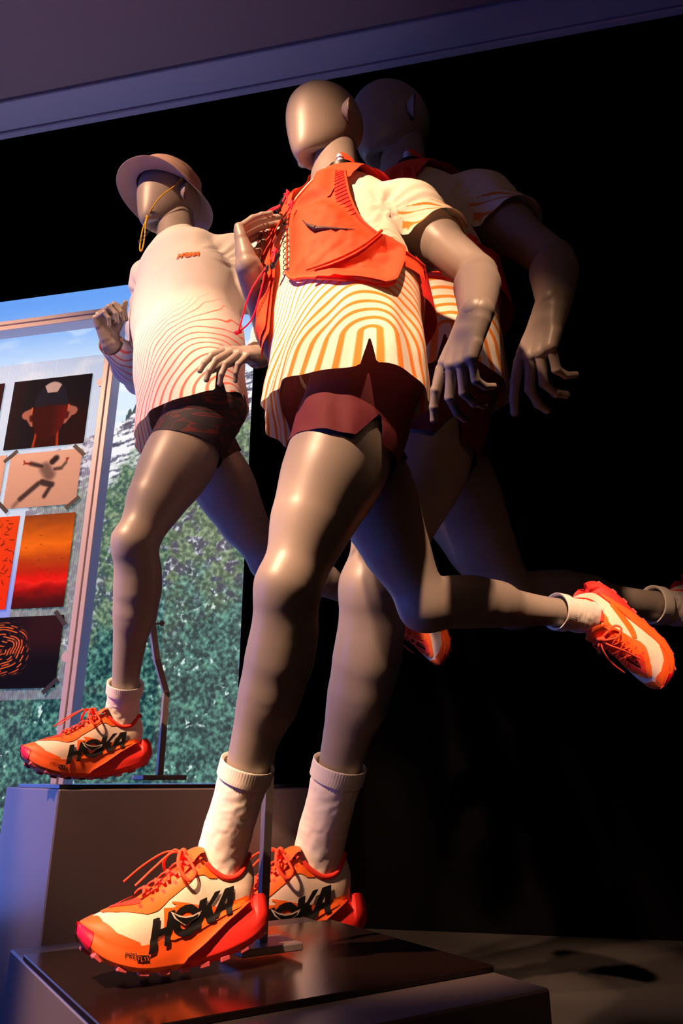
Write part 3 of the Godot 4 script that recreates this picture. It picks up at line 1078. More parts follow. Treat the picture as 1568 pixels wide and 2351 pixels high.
func make_shoe(lat: float, called: String) -> Node3D:
	var o := Node3D.new()
	o.name = called
	make_relief(lat)
	# midsole: front piece and rear piece, split along the ridge
	var front := MD.new(); var rear := MD.new(); var bumper := MD.new()
	for s in [lat, -lat]:
		var m := sheet(130, 30, func(u, v): return midsole_at(u, v, s, -1))
		outward(m, Vector3(-.03, .04, 0))
		var c := PackedFloat32Array(); c.resize(m.v.size())
		for k in m.v.size(): c[k] = -split_side(Vector2(m.v[k].x, m.v[k].y))
		rear.add(m.clip(c))
		m = sheet(130, 30, func(u, v): return midsole_at(u, v, s, 1))
		outward(m, Vector3(-.03, .04, 0))
		for k in c.size(): c[k] = -c[k]
		front.add(m.clip(c))
		for k in c.size(): c[k] = m.v[k].x - .101 - (.05 - m.v[k].y) * .22
		var tip := m.clip(c)
		for k in tip.v.size(): tip.v[k] += tip.n[k] * .0012
		bumper.add(tip)
	# underside, and the shelf behind the heel with its swallow-tail dip
	for e in 2:
		var m := sheet(100, 12, func(u, v):
			var a := midsole_at(u, 1.0 if e == 0 else 0.0, 1.0)
			var q: float = v * 2 - 1
			return Vector3(a.x + (.010 * (1.0 - absf(q)) * smoothstep(-.14, -.168, a.x)), a.y - (.012 * (1 - q * q) * smoothstep(-.14, -.160, a.x) if e == 1 else .0), a.z * q))
		outward(m, Vector3(-.03, .04 if e == 0 else .0, 0))
		var c := PackedFloat32Array(); c.resize(m.v.size())
		for k in c.size(): c[k] = m.v[k].x + .04
		front.add(m.clip(c))
		for k in c.size(): c[k] = -c[k]
		rear.add(m.clip(c))
	part(o, "midsole_front", front.mesh(), M.shoe_orange)
	part(o, "midsole_rear", rear.mesh(), M.shoe_red)
	part(o, "toe_bumper", bumper.mesh(), M.shoe_toe)
	# upper
	var up := MD.new()
	for s in [lat, -lat]: up.add(outward(sheet(90, 20, func(u, v): return wall_at(u, v, s)), Vector3(-.03, .06, 0)))
	var upper := part(o, "upper", up.mesh(), M.shoe_mesh)
	# collar: a soft rolled edge round the opening, and the lining inside it
	var ring := []
	for k in 15: ring.append(wall_top(lerpf(-.058, -.145, k / 14.0), lat))
	for k in range(1, 15): ring.append(wall_top(lerpf(-.145, -.058, k / 14.0), -lat))
	part(o, "collar", tube(smooth_path(ring, 4), .0042, 8).mesh(), M.shoe_lining)
	var lin := MD.new()
	for s in [lat, -lat]:
		lin.add(sheet(24, 6, func(u, v):
			var p := wall_top(lerpf(-.146, -.05, u), s)
			return Vector3(p.x + .004, p.y - v * .05, p.z * .88), false, 1.0))
	part(o, "lining", lin.mesh(), M.shoe_coral)
	# tongue
	var tg := sheet(14, 26, func(u, v):
		var x := lerpf(.055, -.052, v)
		var q: float = u * 2 - 1
		var y := curve(x, UT_X, UT_Y) - .002 + .016 * smoothstep(.72, 1.0, v) - .004 * smoothstep(.3, 0, v)
		var w := lerpf(.006, .027, smoothstep(0, 1, v))
		return Vector3(x - .006 * smoothstep(.8, 1, v) * (1 - q * q), y + .006 * (1 - q * q) - .003, q * w))
	part(o, "tongue", outward(tg, Vector3(-.03, .0, 0)).mesh(), M.shoe_orange)
	# overlays
	var vamp := P2([84, 1.02, 84, .86, 70, .66, 54, .60, 31, .50, 16, .52, -1, .62, -13, .64, -33, .66, -38, .70, -60, .70, -74, .84, -68, 1.02])
	for s in [lat, -lat]:
		part(upper, "eyestay_overlay", wall_patch(vamp, .0012, s).mesh(), M.shoe_overlay)
		part(upper, "side_overlay", patch(P2([-1, 91, -23, 88, -45, 83, -74, 79, -125, 90, -128, 82, -100, 73, -68, 61, -46, 52, -7, 44, 6, 46, 8, 60, 8, 83, -14, 83]) if s == lat else P2([-1, 91, -23, 88, -60, 83, -90, 79, -90, 72, -50, 62, -20, 70, 8, 83]), .0014, s).mesh(), M.shoe_overlay)
		part(upper, "toe_overlay", wall_patch(P2([113, -.02, 113, 1.02, 99, 1.02, 91, .80, 87, .45, 72, .20, 40, .08, 40, -.02]), .0010, s).mesh(), M.shoe_orange)
		part(upper, "throat_overlay", wall_patch(P2([73, 1.02, 73, .93, 61, .82, 46, .76, 37, .76, 34, .86, 40, 1.02]), .0022, s).mesh(), M.shoe_coral)
		part(upper, "eyelet_row", eyelets(s).mesh(), M.shoe_coral)
	# the maker's mark, on the outer side
	var logo := MD.new()
	logo.add(patch(P2([24, 71, 14, 73, 16.5, 58.5, 5.5, 61, 2, 78, -8, 80.5, 1, 39, 9, 38, 6, 53, 17, 50.5, 21, 34, 31, 31]), .0026, lat, [], .002))
	logo.add(patch(P2([-8, 76, -15, 82, -23, 85, -33, 85.5, -42, 80, -47, 71, -45, 59, -38, 51, -30, 47, -20, 46.5, -10, 50, -4, 58, -4, 68]), .0026, lat, P2([-17, 74, -24, 77, -31, 76, -34, 71, -32, 63, -27, 57, -20, 55, -15, 60, -14, 67]), .002))
	logo.add(patch(P2([-45, 89, -57, 93, -53.5, 78, -68, 98, -79, 100.5, -62, 81, -71, 61, -57, 59, -52, 72, -47, 54, -36.5, 51.5]), .0026, lat, [], .002))
	logo.add(patch(P2([-84, 101, -99.5, 104, -95, 69, -86, 67, -87, 76, -79.5, 74, -74, 65, -63, 63]), .0026, lat, P2([-89.5, 93, -88, 82.5, -82, 81]), .002))
	part(upper, "logo_lettering", logo.mesh(), M.shoe_black, "black lettering reading HOKA")
	var wing := MD.new()
	wing.add(patch(P2([-1, 78.5, -12, 73.5, -23, 71, -35, 72, -48, 76.5, -43, 68.5, -31, 63.5, -24, 59.5, -14, 65, -6, 70]), .0034, lat, [], .002))
	part(upper, "logo_wing_outline", wing.mesh(), M.shoe_mesh)
	wing = patch(P2([-4.5, 76, -12, 71.5, -23, 69, -35, 70, -44.5, 74, -41, 69, -31, 65, -24, 61.2, -14.5, 66.5, -8, 71]), .0041, lat, [], .002)
	part(upper, "logo_wing", wing.mesh(), M.shoe_black)
	# the small line of print on the midsole
	var lt := MD.new()
	var xx := 61.0
	for word in [["P", 0], ["R", 0], ["O", 0]]:
		lt.add(letter(word[0], xx, 31.0 + (xx - 61) * .14, 5.6, lat, .0012)); xx -= 5.2
	part(o, "midsole_print", lt.mesh(), M.shoe_black, "small dark print reading PRO FLYX")
	var tag_ := patch(P2([45.5, 32.6, 28.5, 30.5, 28.5, 23.2, 45.5, 24.6]), .0010, lat, [], .002)
	part(o, "midsole_print_box", tag_.mesh(), M.shoe_black)
	var l2 := MD.new()
	xx = 44.2
	for w in ["F", "L", "Y", "X"]:
		l2.add(letter(w, xx, 25.8 + (xx - 45) * .12, 5.0, lat, .0017)); xx -= 4.1
	part(o, "midsole_print", l2.mesh(), M.shoe_orange)
	# pull tab detail and lugs
	var lug := bevel_box(Vector3(.015, .008, .013), .0015).mesh()
	for k in 9:
		for s in [-1.0, 1.0]:
			var x := lerpf(-.150, .092, k / 8.0)
			var w := curve(x, SW_X, SW_W) - .010
			var g := part(o, "lug", lug, M.shoe_sole)
			var e := .01
			var a := atan2(curve(x + e, SB_X, SB_Y) - curve(x - e, SB_X, SB_Y), 2 * e)
			g.position = Vector3(x, curve(x, SB_X, SB_Y) - .0002, s * w)
			g.rotation.z = a
	# laces: bars across the throat, a knot, two bows and two loose ends
	var lc := MD.new()
	for k in 5:
		var x := lerpf(.026, -.042, k / 4.0)
		for s in [-1.0, 1.0]:
			var pts := []
			for j in 7:
				var f := j / 6.0 * 2 - 1
				var xx2: float = x - .006 * f * s
				pts.append(Vector3(xx2, curve(xx2, UT_X, UT_Y) + .0075 - .006 * pow(absf(f), 2.5), f * (curve(xx2, UG_X, UG_W) + .008)))
			part(o, "lace_bar", tube(smooth_path(pts, 3), .0026, 6, .55, Vector3(.5, .8, 0)).mesh(), M.lace_coral)
	var kx := -.030
	var kn := Vector3(kx, curve(kx, UT_X, UT_Y) + .014, 0)
	lc.add(tube(smooth_path([kn + Vector3(.004, -.004, -.006), kn + Vector3(.0, .004, 0), kn + Vector3(-.003, -.003, .006)], 4), .0055, 8))
	var laces := part(o, "lace_knot", lc.mesh(), M.lace_coral)
	for s in [-1.0, 1.0]:
		part(laces, "bow", tube(smooth_path([kn, kn + Vector3(.010, .006, .012 * s), kn + Vector3(.018, -.012, .030 * s), kn + Vector3(.006, -.030, .040 * s), kn + Vector3(-.006, -.022, .036 * s), kn + Vector3(-.002, -.004, .016 * s), kn], 5), .0027, 6, .6).mesh(), M.lace_coral)
		part(laces, "lace_end", tube(smooth_path([kn, kn + Vector3(.022, .004, .010 * s), kn + Vector3(.050, -.012, .022 * s), kn + Vector3(.078, -.034, .026 * s)], 6), .0023, 6, .6).mesh(), M.lace_coral)
	return o

func wall_top(x: float, s: float) -> Vector3:
	var heel := smoothstep(-.11, -.146, x)
	return Vector3(x + .008 * heel, curve(x, UT_X, UT_Y), maxf(curve(x, UG_X, UG_W), .0005) * s)

func eyelets(s: float) -> MD:
	var m := MD.new()
	for k in 6:
		var x := lerpf(38, -46, k / 5.0)
		var y := curve(x * .001, UT_X, UT_Y) * 1000 - 8.5
		var c := []
		for j in 10: c.append(Vector2(x + 2.4 * cos(TAU * j / 10), y + 2.4 * sin(TAU * j / 10)))
		m.add(patch(c, .0016, s, [], .0012))
	return m

# block letters of the small print, height h millimetres, drawn with strokes
func letter(ch: String, x: float, y: float, h: float, lat: float, lift: float) -> MD:
	var strokes := {"P": [[0, 0, 0, 1], [0, 1, .55, 1], [.55, 1, .55, .5], [.55, .5, 0, .5]], "R": [[0, 0, 0, 1], [0, 1, .55, 1], [.55, 1, .55, .5], [.55, .5, 0, .5], [.2, .5, .6, 0]], "O": [[0, 0, 0, 1], [0, 1, .6, 1], [.6, 1, .6, 0], [.6, 0, 0, 0]], "F": [[0, 0, 0, 1], [0, 1, .55, 1], [0, .5, .45, .5]], "L": [[0, 0, 0, 1], [0, 0, .55, 0]], "Y": [[.3, 0, .3, .5], [.3, .5, 0, 1], [.3, .5, .6, 1]], "X": [[0, 0, .6, 1], [0, 1, .6, 0]]}
	var m := MD.new()
	for s in strokes[ch]:
		var a := Vector2(x - s[0] * h, y + s[1] * h); var b := Vector2(x - s[2] * h, y + s[3] * h)
		var d := (b - a).normalized() * .38; var n := Vector2(-d.y, d.x)
		m.add(patch([a - d + n, b + d + n, b + d - n, a - d - n], lift, lat, [], .0009))
	return m

var shoe_left: Node3D
var shoe_right: Node3D

func build_shoes():
	shoe_left = make_shoe(-1.0, "running_shoe")
	shoe_right = make_shoe(1.0, "running_shoe")

# a copy of the left or right shoe at its place; the first copy is the shoe itself
func place_shoe(proto: Node3D, t: Transform3D, label: String):
	var o := proto.duplicate()
	o.name = numbered("running_shoe")
	add_child(o, true)
	o.transform = t
	o.set_meta("label", label)
	o.set_meta("category", "shoe")
	o.set_meta("group", "orange trail shoes on the runners")
	return o

# ------------------------------------------------------------------ runners
func w(x: float, y: float, z: float) -> Vector3:
	return Vector3(x, y + CH, z)

# one hand: wrist, direction of the palm, the way the palm faces, left or right, curls per finger (index first), thumb direction as (along, thumb side, palm way)
func hand(at: Vector3, d: Vector3, n: Vector3, left: bool, curls: Array, spread: float, thumb: Array, fore: Vector3) -> MD:
	d = d.normalized()
	n = (n - d * n.dot(d)).normalized()
	var s := n.cross(d) if left else d.cross(n)
	var f := Field.new()
	f.k = .008
	f.cap(at - fore * .03, at, .0262, .0250, 0, s, 1.05, .92)
	f.cap(at, at + d * .03, .0250, .0235, 0, s, 1.12, .82)
	var kn := []
	var off := [.027, .009, -.010, -.027]; var reach := [.084, .088, .084, .075]
	for k in 4:
		kn.append(at + d * reach[k] + s * off[k])
		f.cap(at + d * .018 + s * off[k] * .55, kn[k], .0160, .0105, 0, s, 1.0, .95)
	f.cap(at + d * .02 + s * .012 + n * .006, at + d * .055 + s * .020 + n * .012, .0165, .0115)      # ball of the thumb
	var long := [[.044, .026, .020], [.049, .029, .021], [.045, .027, .021], [.035, .020, .018]]
	for k in 4:
		var a := 0.0
		var p: Vector3 = kn[k]
		var side := s * (1.5 - k) * spread
		var r: float = [.0096, .0097, .0092, .0083][k]
		f.k = .004
		f.cap(p - d * .022, p, .0085, r)
		f.k = .0008
		for j in 3:
			a += curls[k][j]
			var q: Vector3 = p + (d * cos(a) + n * sin(a) + side).normalized() * long[k][j]
			f.cap(p, q, r, r - .0010, -.0007)
			r -= .0010
			p = q
	var tb := at + d * .030 + s * .018 + n * .010
	var td: Vector3 = (d * thumb[0] + s * thumb[1] + n * thumb[2]).normalized()
	var t1 := tb + td * .042
	var td2: Vector3 = (td + d * .35 - s * .15).normalized()
	f.k = .006
	f.cap(tb, t1, .0140, .0108)
	f.k = .0008
	f.cap(t1, t1 + td2 * .028, .0108, .0100)
	f.cap(t1 + td2 * .028, t1 + td2 * .028 + (td2 + n * .2).normalized() * .022, .0100, .0072)
	return f.nets(.0031)

# the smooth faceless head: rings stacked from jaw to crown with a keel down the face
func head_mesh(mid: Vector3, up: Vector3, face: Vector3) -> MD:
	up = up.normalized()
	face = (face - up * face.dot(up)).normalized()
	var side := face.cross(up)
	var b := Basis(side, up, face)
	var hs := [0.0, .010, .035, .075, .115, .155, .188, .213, .229, .2365]
	var fr := [.084, .092, .098, .102, .1035, .099, .086, .063, .034, .0]
	var bk := [.040, .050, .068, .088, .098, .100, .091, .069, .038, .0]
	var wd := [.042, .052, .063, .072, .0775, .0785, .071, .053, .029, .0]
	var sl := [.50, .49, .40, .24, .10, .02, 0.0, 0.0, 0.0, 0.0]
	var f := func(u: float, v: float) -> Vector3:
		var h := .2365 * (1.0 - pow(1.0 - v, 1.6)) if v > .0 else 0.0
		var a := TAU * u
		var c := cos(a); var s := sin(a)
		var zf := curve(h, hs, fr); var zb := curve(h, hs, bk); var ww := curve(h, hs, wd)
		var z := zf * c if c > 0 else zb * c
		var keel := .10 * pow(maxf(c, 0.0), 2.0) * (1.0 - smoothstep(.16, .22, h))
		var x := ww * s * (1.0 - keel)
		return Vector3(x, h - .118 + curve(h, hs, sl) * (zf - z) * .55, z)
	var m := sheet(72, 60, f, true)
	# the flat under the jaw, its rim rounded
	var under := sheet(72, 6, func(u, v):
		var p: Vector3 = f.call(u, 0.0)
		var c := Vector3(0, f.call(.25, 0.0).y + .01, .03)
		var q := p.lerp(c, v)
		return q - Vector3(0, .004 * sin(PI * minf(v * 1.2, 1.0)), 0), true)
	outward(m, Vector3.ZERO)
	for k in under.n.size():
		if under.n[k].y > 0: under.n[k] = -under.n[k]
	for k in 73:
		var x := (m.n[k] * .6 + under.n[k]).normalized()
		under.n[k] = x
		m.n[k] = (m.n[k] + x * .5).normalized()
	m.add(under)
	# ears: shells that stand off the skull at the back
	for s in [-1.0, 1.0]:
		var e := sheet(28, 16, func(u, v):
			var a: float = TAU * u; var r: float = sin(PI * v); var d: float = -cos(PI * v)
			var q := Vector3(d * .0085, sin(a) * r * .028, cos(a) * r * .023)
			q.x += .008 * smoothstep(.3, 1.0, r) * (1 if d < .2 else .4) - .012 * (1.0 - r) * maxf(d, 0)
			q = Basis(Vector3(0, 1, 0), .90) * q
			q = Basis(Vector3(1, 0, 0), -.22) * q
			return Vector3((q.x + .082) * s, q.y - .014, q.z + .004), true)
		outward(e, Vector3(.082 * s, 0, -.014))
		m.add(e)
	return m.moved(Transform3D(b, mid))

func leg(f: Field, hip: Vector3, knee: Vector3, ank: Vector3, fwd: Vector3):
	var th := (knee - hip); var sh := (ank - knee)
	var ft := (fwd - th.normalized() * fwd.dot(th.normalized())).normalized()
	var fs := (fwd - sh.normalized() * fwd.dot(sh.normalized())).normalized()
	f.k = .045
	f.cap(hip, hip + th * .5, .086, .071, .003)
	f.cap(hip + th * .15 + ft * .014, hip + th * .72 + ft * .016, .066, .054, .004)        # front of the thigh
	f.cap(hip + th * .45 - ft * .006, knee, .070, .043)
	f.k = .03
	f.cap(hip + th * .82 + ft * .010, knee + ft * .010, .038, .035)
	f.cap(knee + ft * .018 + th * .01, knee + fs * .018 + sh * .04, .0245, .023)            # knee cap
	f.cap(knee, knee + sh * .26 - fs * .010, .041, .046)
	f.cap(knee + sh * .16 - fs * .016, knee + sh * .42 - fs * .014, .043, .042, .003)        # calf
	f.k = .02
	f.cap(knee + sh * .40 - fs * .008, knee.lerp(ank, .84), .044, .028, -.003)
	f.k = .012
	f.cap(knee + fs * .012 + sh * .03, knee.lerp(ank, .80) + fs * .004, .032, .024)                         # shin
	f.cap(knee.lerp(ank, .84), ank, .026, .020)

func body_mesh(j: Dictionary) -> MD:
	var f := Field.new()
	f.k = .014
	var up: Vector3 = (j.neck - j.pelvis).normalized()
	var ps: Vector3 = (j.hipL - j.hipR).normalized()
	var ss: Vector3 = (j.shL - j.shR).normalized()
	var g: float = j.get("girth", 1.0)
	f.cap(j.pelvis - up * .03, j.pelvis + up * .10, .098 * g, .092 * g, 0, ps, 1.45 * j.wide)
	f.cap(j.pelvis + up * .10, j.pelvis + up * .28, .090 * g, .100 * g, 0, ps.lerp(ss, .5), 1.42 * j.wide)
	f.cap(j.pelvis + up * .26, j.neck - up * .10, .100 * g, .082 * g, 0, ss, 1.42 * j.wide)
	var sm: Vector3 = (j.shL + j.shR) * .5
	f.cap(j.shR, j.shL, .05, .05)
	f.cap(j.neck - up * .02, sm + ss * .10, .042, .042)
	f.cap(j.neck - up * .02, sm - ss * .10, .042, .042)
	var hd: Vector3 = j.head
	f.cap(j.neck - up * .05, j.neck + (hd - j.neck) * .25, .066, .053)
	f.cap(j.neck, hd - (hd - j.neck) * .15 - j.face * .022, .054, .051)
	leg(f, j.hipL, j.kneeL, j.ankL, j.fwdL)
	leg(f, j.hipR, j.kneeR, j.ankR, j.fwdR)
	for s in ["L", "R"]:
		var sh: Vector3 = j["sh" + s]; var el: Vector3 = j["el" + s]; var wr: Vector3 = j["wr" + s]
		f.k = .02
		f.cap(sh, sh.lerp(el, .45), .052, .045, .002)
		f.cap(sh.lerp(el, .35), el, .045, .036)
		var fo := (wr - el)
		f.k = .006
		f.cap(el, el + fo * .35, .0362, .040)
		f.cap(el + fo * .3, wr, .0400, .0265, .001)
	var m := f.nets(.0095)
	for s in ["L", "R"]:
		var h: Array = j["hand" + s]
		m.add(hand(j["wr" + s], h[0], h[1], s == "L", h[2], h[3], h[4], (j["wr" + s] - j["el" + s] as Vector3).normalized()))
	m.add(head_mesh(hd, j.headup, j.face))
	return m

# a jersey: the trunk and arms a little larger, hem flared, neck, sleeves, hem and side slits cut
func jersey(j: Dictionary, o: Dictionary) -> MD:
	var f := Field.new()
	f.k = .035
	var up: Vector3 = (j.neck - j.pelvis).normalized()
	var ps: Vector3 = (j.hipL - j.hipR).normalized()
	var ss: Vector3 = (j.shL - j.shR).normalized()
	var pf := up.cross(ps) * -1.0
	if pf.dot(U) < 0: pf = -pf
	var e: float = o.ease
	var sm: Vector3 = (j.shL + j.shR) * .5
	var wide: float = j.wide
	f.cap(j.pelvis + up * .26, j.neck - up * .095, .104 + e, .086 + e, 0, ss, 1.42 * wide)
	f.cap(j.pelvis + up * .10 + pf * .004, j.pelvis + up * .30, .106 + e * 1.3, .106 + e * 1.1, 0, ps.lerp(ss, .5), 1.42 * lerpf(1.0, wide, .7))
	f.cap(j.pelvis - up * .20 + pf * o.kick, j.pelvis + up * .12, .108 + e * o.flare, .108 + e * 1.4, 0, ps, 1.40 * lerpf(1.0, wide, .35))
	f.cap(j.shR, j.shL, .055 + e * .3, .055 + e * .3)
	f.cap(j.neck - up * .015, sm + ss * .11, .046, .047)
	f.cap(j.neck - up * .015, sm - ss * .11, .046, .047)
	f.cap(j.neck - up * .06, j.neck + (j.head - j.neck) * .3, .070, .0585)
	for s in ["L", "R"]:
		var sh: Vector3 = j["sh" + s]; var el: Vector3 = j["el" + s]; var wr: Vector3 = j["wr" + s]
		if o.long:
			f.cap(sh, sh.lerp(el, .5), .060, .052)
			f.cap(sh.lerp(el, .5), el, .052, .044)
			f.cap(el, el.lerp(wr, .4), .0445, .046)
			f.cap(el.lerp(wr, .35), wr.lerp(el, -.06), .046, .033)
		else:
			f.cap(sh, sh.lerp(el, o.sleeve + .12), .066, .066)
	var m := f.nets(.0082)
	# folds
	var fn := noise(o.seed, 1.0, 2)
	for k in m.v.size():
		var p := m.v[k]
		var q: Vector3 = p - j.pelvis
		var h: float = q.dot(up)
		var a := atan2(q.dot(ps), q.dot(pf))
		var amp: float = smoothstep(.10, -.10, h) * o.fold
		var d: float = amp * (sin(a * 9.0 + 2.2 * sin(h * 7.0) + o.seed) * .5 + sin(a * 17.0 - h * 9.0 + 1.0) * .28)
		d += .0022 * fn.get_noise_3d(p.x * 9.0, p.y * 9.0, p.z * 9.0)
		for s in ["L", "R"]:
			var sh: Vector3 = j["sh" + s]; var el: Vector3 = j["el" + s]
			var arm := (el - sh).normalized()
			var t := (p - sh).dot(arm)
			var r := seg(p, sh, el)
			# creases that fan out of the armpit
			var pit: Vector3 = sh - up * .085 + (pf * .03)
			var v := p - pit
			var ang := atan2(v.dot(up), v.dot(ss) * (1 if s == "L" else -1))
			d += .0048 * sin(ang * 13.0 + 2.0 * v.length() / .05) * exp(-v.length_squared() / .0090) * smoothstep(.02, .05, v.length())
			if r < .09 and t > .03 and not o.long: d += .0038 * sin(t * 95.0 + 3.0 * (p - sh).dot(up) / .05) * smoothstep(.03, .07, t)
			if o.long and t > .05 and r < .08: d += .0016 * sin(t * 120.0 + 2.0 * (p - sh).dot(up) / .05)
		m.v[k] = p + m.n[k] * d
	# outward normals again after the folds
	var old := m.n
	m.recalc()
	for k in m.n.size():
		if m.n[k].dot(old[k]) < 0: m.n[k] = -m.n[k]
	# prints follow the cloth
	m.uv.resize(m.v.size())
	for k in m.v.size():
		var p := m.v[k]
		var q: Vector3 = p - j.pelvis
		var a := atan2(q.dot(ps), q.dot(pf)) / TAU
		var h: float = q.dot(up) - o.hem
		var uv := Vector2(a * o.get("around", .95) + .5, .9 - h)
		for s in ["L", "R"]:
			var sh: Vector3 = j["sh" + s]; var el: Vector3 = j["el" + s]; var wr: Vector3 = j["wr" + s]
			var arm := (el - sh).normalized()
			var near := seg(p, sh, el)
			var t := (p - sh).dot(arm)
			var far := seg(p, el, wr)
			if o.long and far < .075 and far < near + .01:
				var x := (p - wr).dot((el - wr).normalized())
				var side := (el - wr).normalized().cross(Vector3.UP).normalized()
				uv = Vector2(.62 + (p - wr).dot(side) * 1.2, .9 - x * .9 - .02)
			elif near < .085 and t > .075 and (o.long or t > .02):
				var left_over: float = (sh.distance_to(el) * o.sleeve if not o.long else .55) - t
				var sd := arm.cross(Vector3.UP).normalized()
				uv = Vector2(.54 + (p - sh).dot(sd) * 1.1, .9 - (left_over * .9 if o.long else .09 + left_over * 1.3))
		m.uv[k] = Vector2(uv.x, clampf((uv.y - .54) / .46, .004, .996))
	# cuts
	var c := PackedFloat32Array(); c.resize(m.v.size())
	var nd: Vector3 = (j.head - j.neck).normalized()
	for k in m.v.size():
		var p := m.v[k]
		var q: Vector3 = p - j.pelvis
		var h: float = q.dot(up)
		var x: float = q.dot(ps); var z: float = q.dot(pf)
		var th := rad_to_deg(atan2(x, z))
		var d: float = h - o.hem - (o.back_hem if z < 0 else 0.0) * smoothstep(0, -.06, z) + o.dip * bump(th, o.dip_at, o.dip_w)
		for sd in [1.0, -1.0]:
			var sa := deg_to_rad(o.slit_deg if sd > 0 else -96.0)
			var away: float = x * cos(sa) - z * sin(sa)
			var along: float = x * sin(sa) + z * cos(sa)
			if along > .06 and h < o.hem + o.slit: d = minf(d, absf(away) - maxf(0.0, (o.hem + o.slit) - h) * .17)
		if seg(p, j.neck, j.head) < .10: d = minf(d, o.collar - (p - j.neck).dot(nd) - .42 * (p - j.neck).dot(pf))
		for s in ["L", "R"]:
			var sh: Vector3 = j["sh" + s]; var el: Vector3 = j["el" + s]; var wr: Vector3 = j["wr" + s]
			if o.long:
				if p.distance_to(wr) < .075: d = minf(d, (wr - p).dot((wr - el).normalized()) + .004)
			else:
				var en: Vector3 = sh.lerp(el, o.sleeve)
				if p.distance_to(en) < .13 and seg(p, sh, el) < .10: d = minf(d, (en - p).dot((el - sh).normalized()))
		c[k] = d
	return m.clip(c)

func shorts(j: Dictionary, o: Dictionary) -> MD:
	var f := Field.new()
	f.k = .03
	var up: Vector3 = (j.neck - j.pelvis).normalized()
	var ps: Vector3 = (j.hipL - j.hipR).normalized()
	f.cap(j.pelvis - up * .03, j.pelvis + up * .11, .102, .094, 0, ps, 1.45 * j.wide)
	for s in ["L", "R"]:
		var hip: Vector3 = j["hip" + s]; var knee: Vector3 = j["knee" + s]
		f.cap(hip, hip.lerp(knee, o.length + .10), .094 + o.ease, .088 + o.ease * o.flare)
	var m := f.nets(.0085)
	var fn := noise(o.seed, 1.0, 2)
	for k in m.v.size():
		m.v[k] += m.n[k] * (o.fold * (fn.get_noise_3d(m.v[k].x * 14, m.v[k].y * 5, m.v[k].z * 14)))
	var old := m.n
	m.recalc()
	for k in m.n.size():
		if m.n[k].dot(old[k]) < 0: m.n[k] = -m.n[k]
	m.uv.resize(m.v.size())
	var c := PackedFloat32Array(); c.resize(m.v.size())
	for k in m.v.size():
		var p := m.v[k]
		m.uv[k] = Vector2(p.dot(ps) * 4.0, p.y * 4.0 + p.z)
		var d: float = .045 - (p - j.pelvis).dot(up)
		for s in ["L", "R"]:
			var hip: Vector3 = j["hip" + s]; var knee: Vector3 = j["knee" + s]
			var en := hip.lerp(knee, o.length)
			var ax := (knee - hip).normalized()
			if p.distance_to(en) < .20 and seg(p, hip, knee) < .15 and seg(p, hip, knee) <= seg(p, j["hip" + ("R" if s == "L" else "L")], j["knee" + ("R" if s == "L" else "L")]):
				var t := (en - p).dot(ax)
				d = minf(d, t + .012 * sin((p - en).dot(U) * 20.0))
				# the notch at the outer side
				var out := ps * (1.0 if s == "L" else -1.0)
				var q := p - en
				var along := q.dot(out.cross(ax))
				if q.dot(out) > .03 and o.notch > 0: d = minf(d, absf(along - o.notch_at) - (o.notch - t) * .42 if t < o.notch else d)
		c[k] = d
	return m.clip(c)

# a ribbed ankle sock: fine knit body, a welt and a cuff
func sock(parent: Node3D, base: Vector3, top: Vector3, ank: Vector3, foot: Vector3, fwd: Vector3, r_top: float):
	var path := smooth_path([top, top.lerp(ank, .45), ank, foot], 14)
	var c := path.size()
	var fn := noise(77, 1.0, 2)
	var ax0 := (ank - top).normalized()
	var x := (fwd - ax0 * fwd.dot(ax0)).normalized()
	var y := ax0.cross(x)
	var m := sheet(56, 84, func(u, v):
		var k: float = v * (c - 1); var i := mini(int(k), c - 2)
		var p := path[i].lerp(path[i + 1], k - i)
		var a: float = TAU * u
		var r := curve(v, [0.0, .06, .35, .62, .80, 1.0], [r_top, r_top - .0008, r_top * .94, .0365, .0335, .0310])
		var fz := lerpf(1.0, 1.16, smoothstep(.4, .9, v))
		r += .0012 * fn.get_noise_2d(cos(a) * 3.0, v * 9.0) + .0011 * sin(v * 150.0 + 1.5 * sin(a)) * exp(-pow((v - .68) / .10, 2.0)) * smoothstep(-.2, -.9, cos(a))
		return p + x * cos(a) * r * fz + y * sin(a) * r, true)
	outward(m, (top + foot) * .5)
	var s := part(parent, "sock", m.mesh(base), M.sock_knit)
	var d := (top - path[6]).normalized()
	var cuff := sheet(120, 10, func(u, v):
		var a: float = TAU * u
		var q: Array = [[0.0, -.0030], [.002, -.0005], [.0035, .0015], [.0030, .0024], [.0008, .0026], [-.006, .0022], [-.014, .0020], [-.022, .0019], [-.0225, .0012], [-.0225, .0], [-.022, -.002]]
		var z: Array = q[int(round(v * 10))]
		var rib := .0006 * cos(a * 60.0) if z[0] < 0.0 and z[1] > .001 else 0.0
		return top + d * z[0] + (x * cos(a) + y * sin(a)) * (r_top + z[1] + rib), true)
	outward(cuff, top)
	part(s, "cuff", cuff.mesh(base), M.sock_knit)
	return s

# the trail shoe's frame so that its ankle meets the ankle joint
func shoe_frame(ank: Vector3, fwd: Vector3, up: Vector3, at := Vector3(-.100, .128, 0)) -> Transform3D:
	fwd = fwd.normalized()
	up = (up - fwd * up.dot(fwd)).normalized()
	var b := Basis(fwd, up, fwd.cross(up))
	return Transform3D(b, ank - b * at)

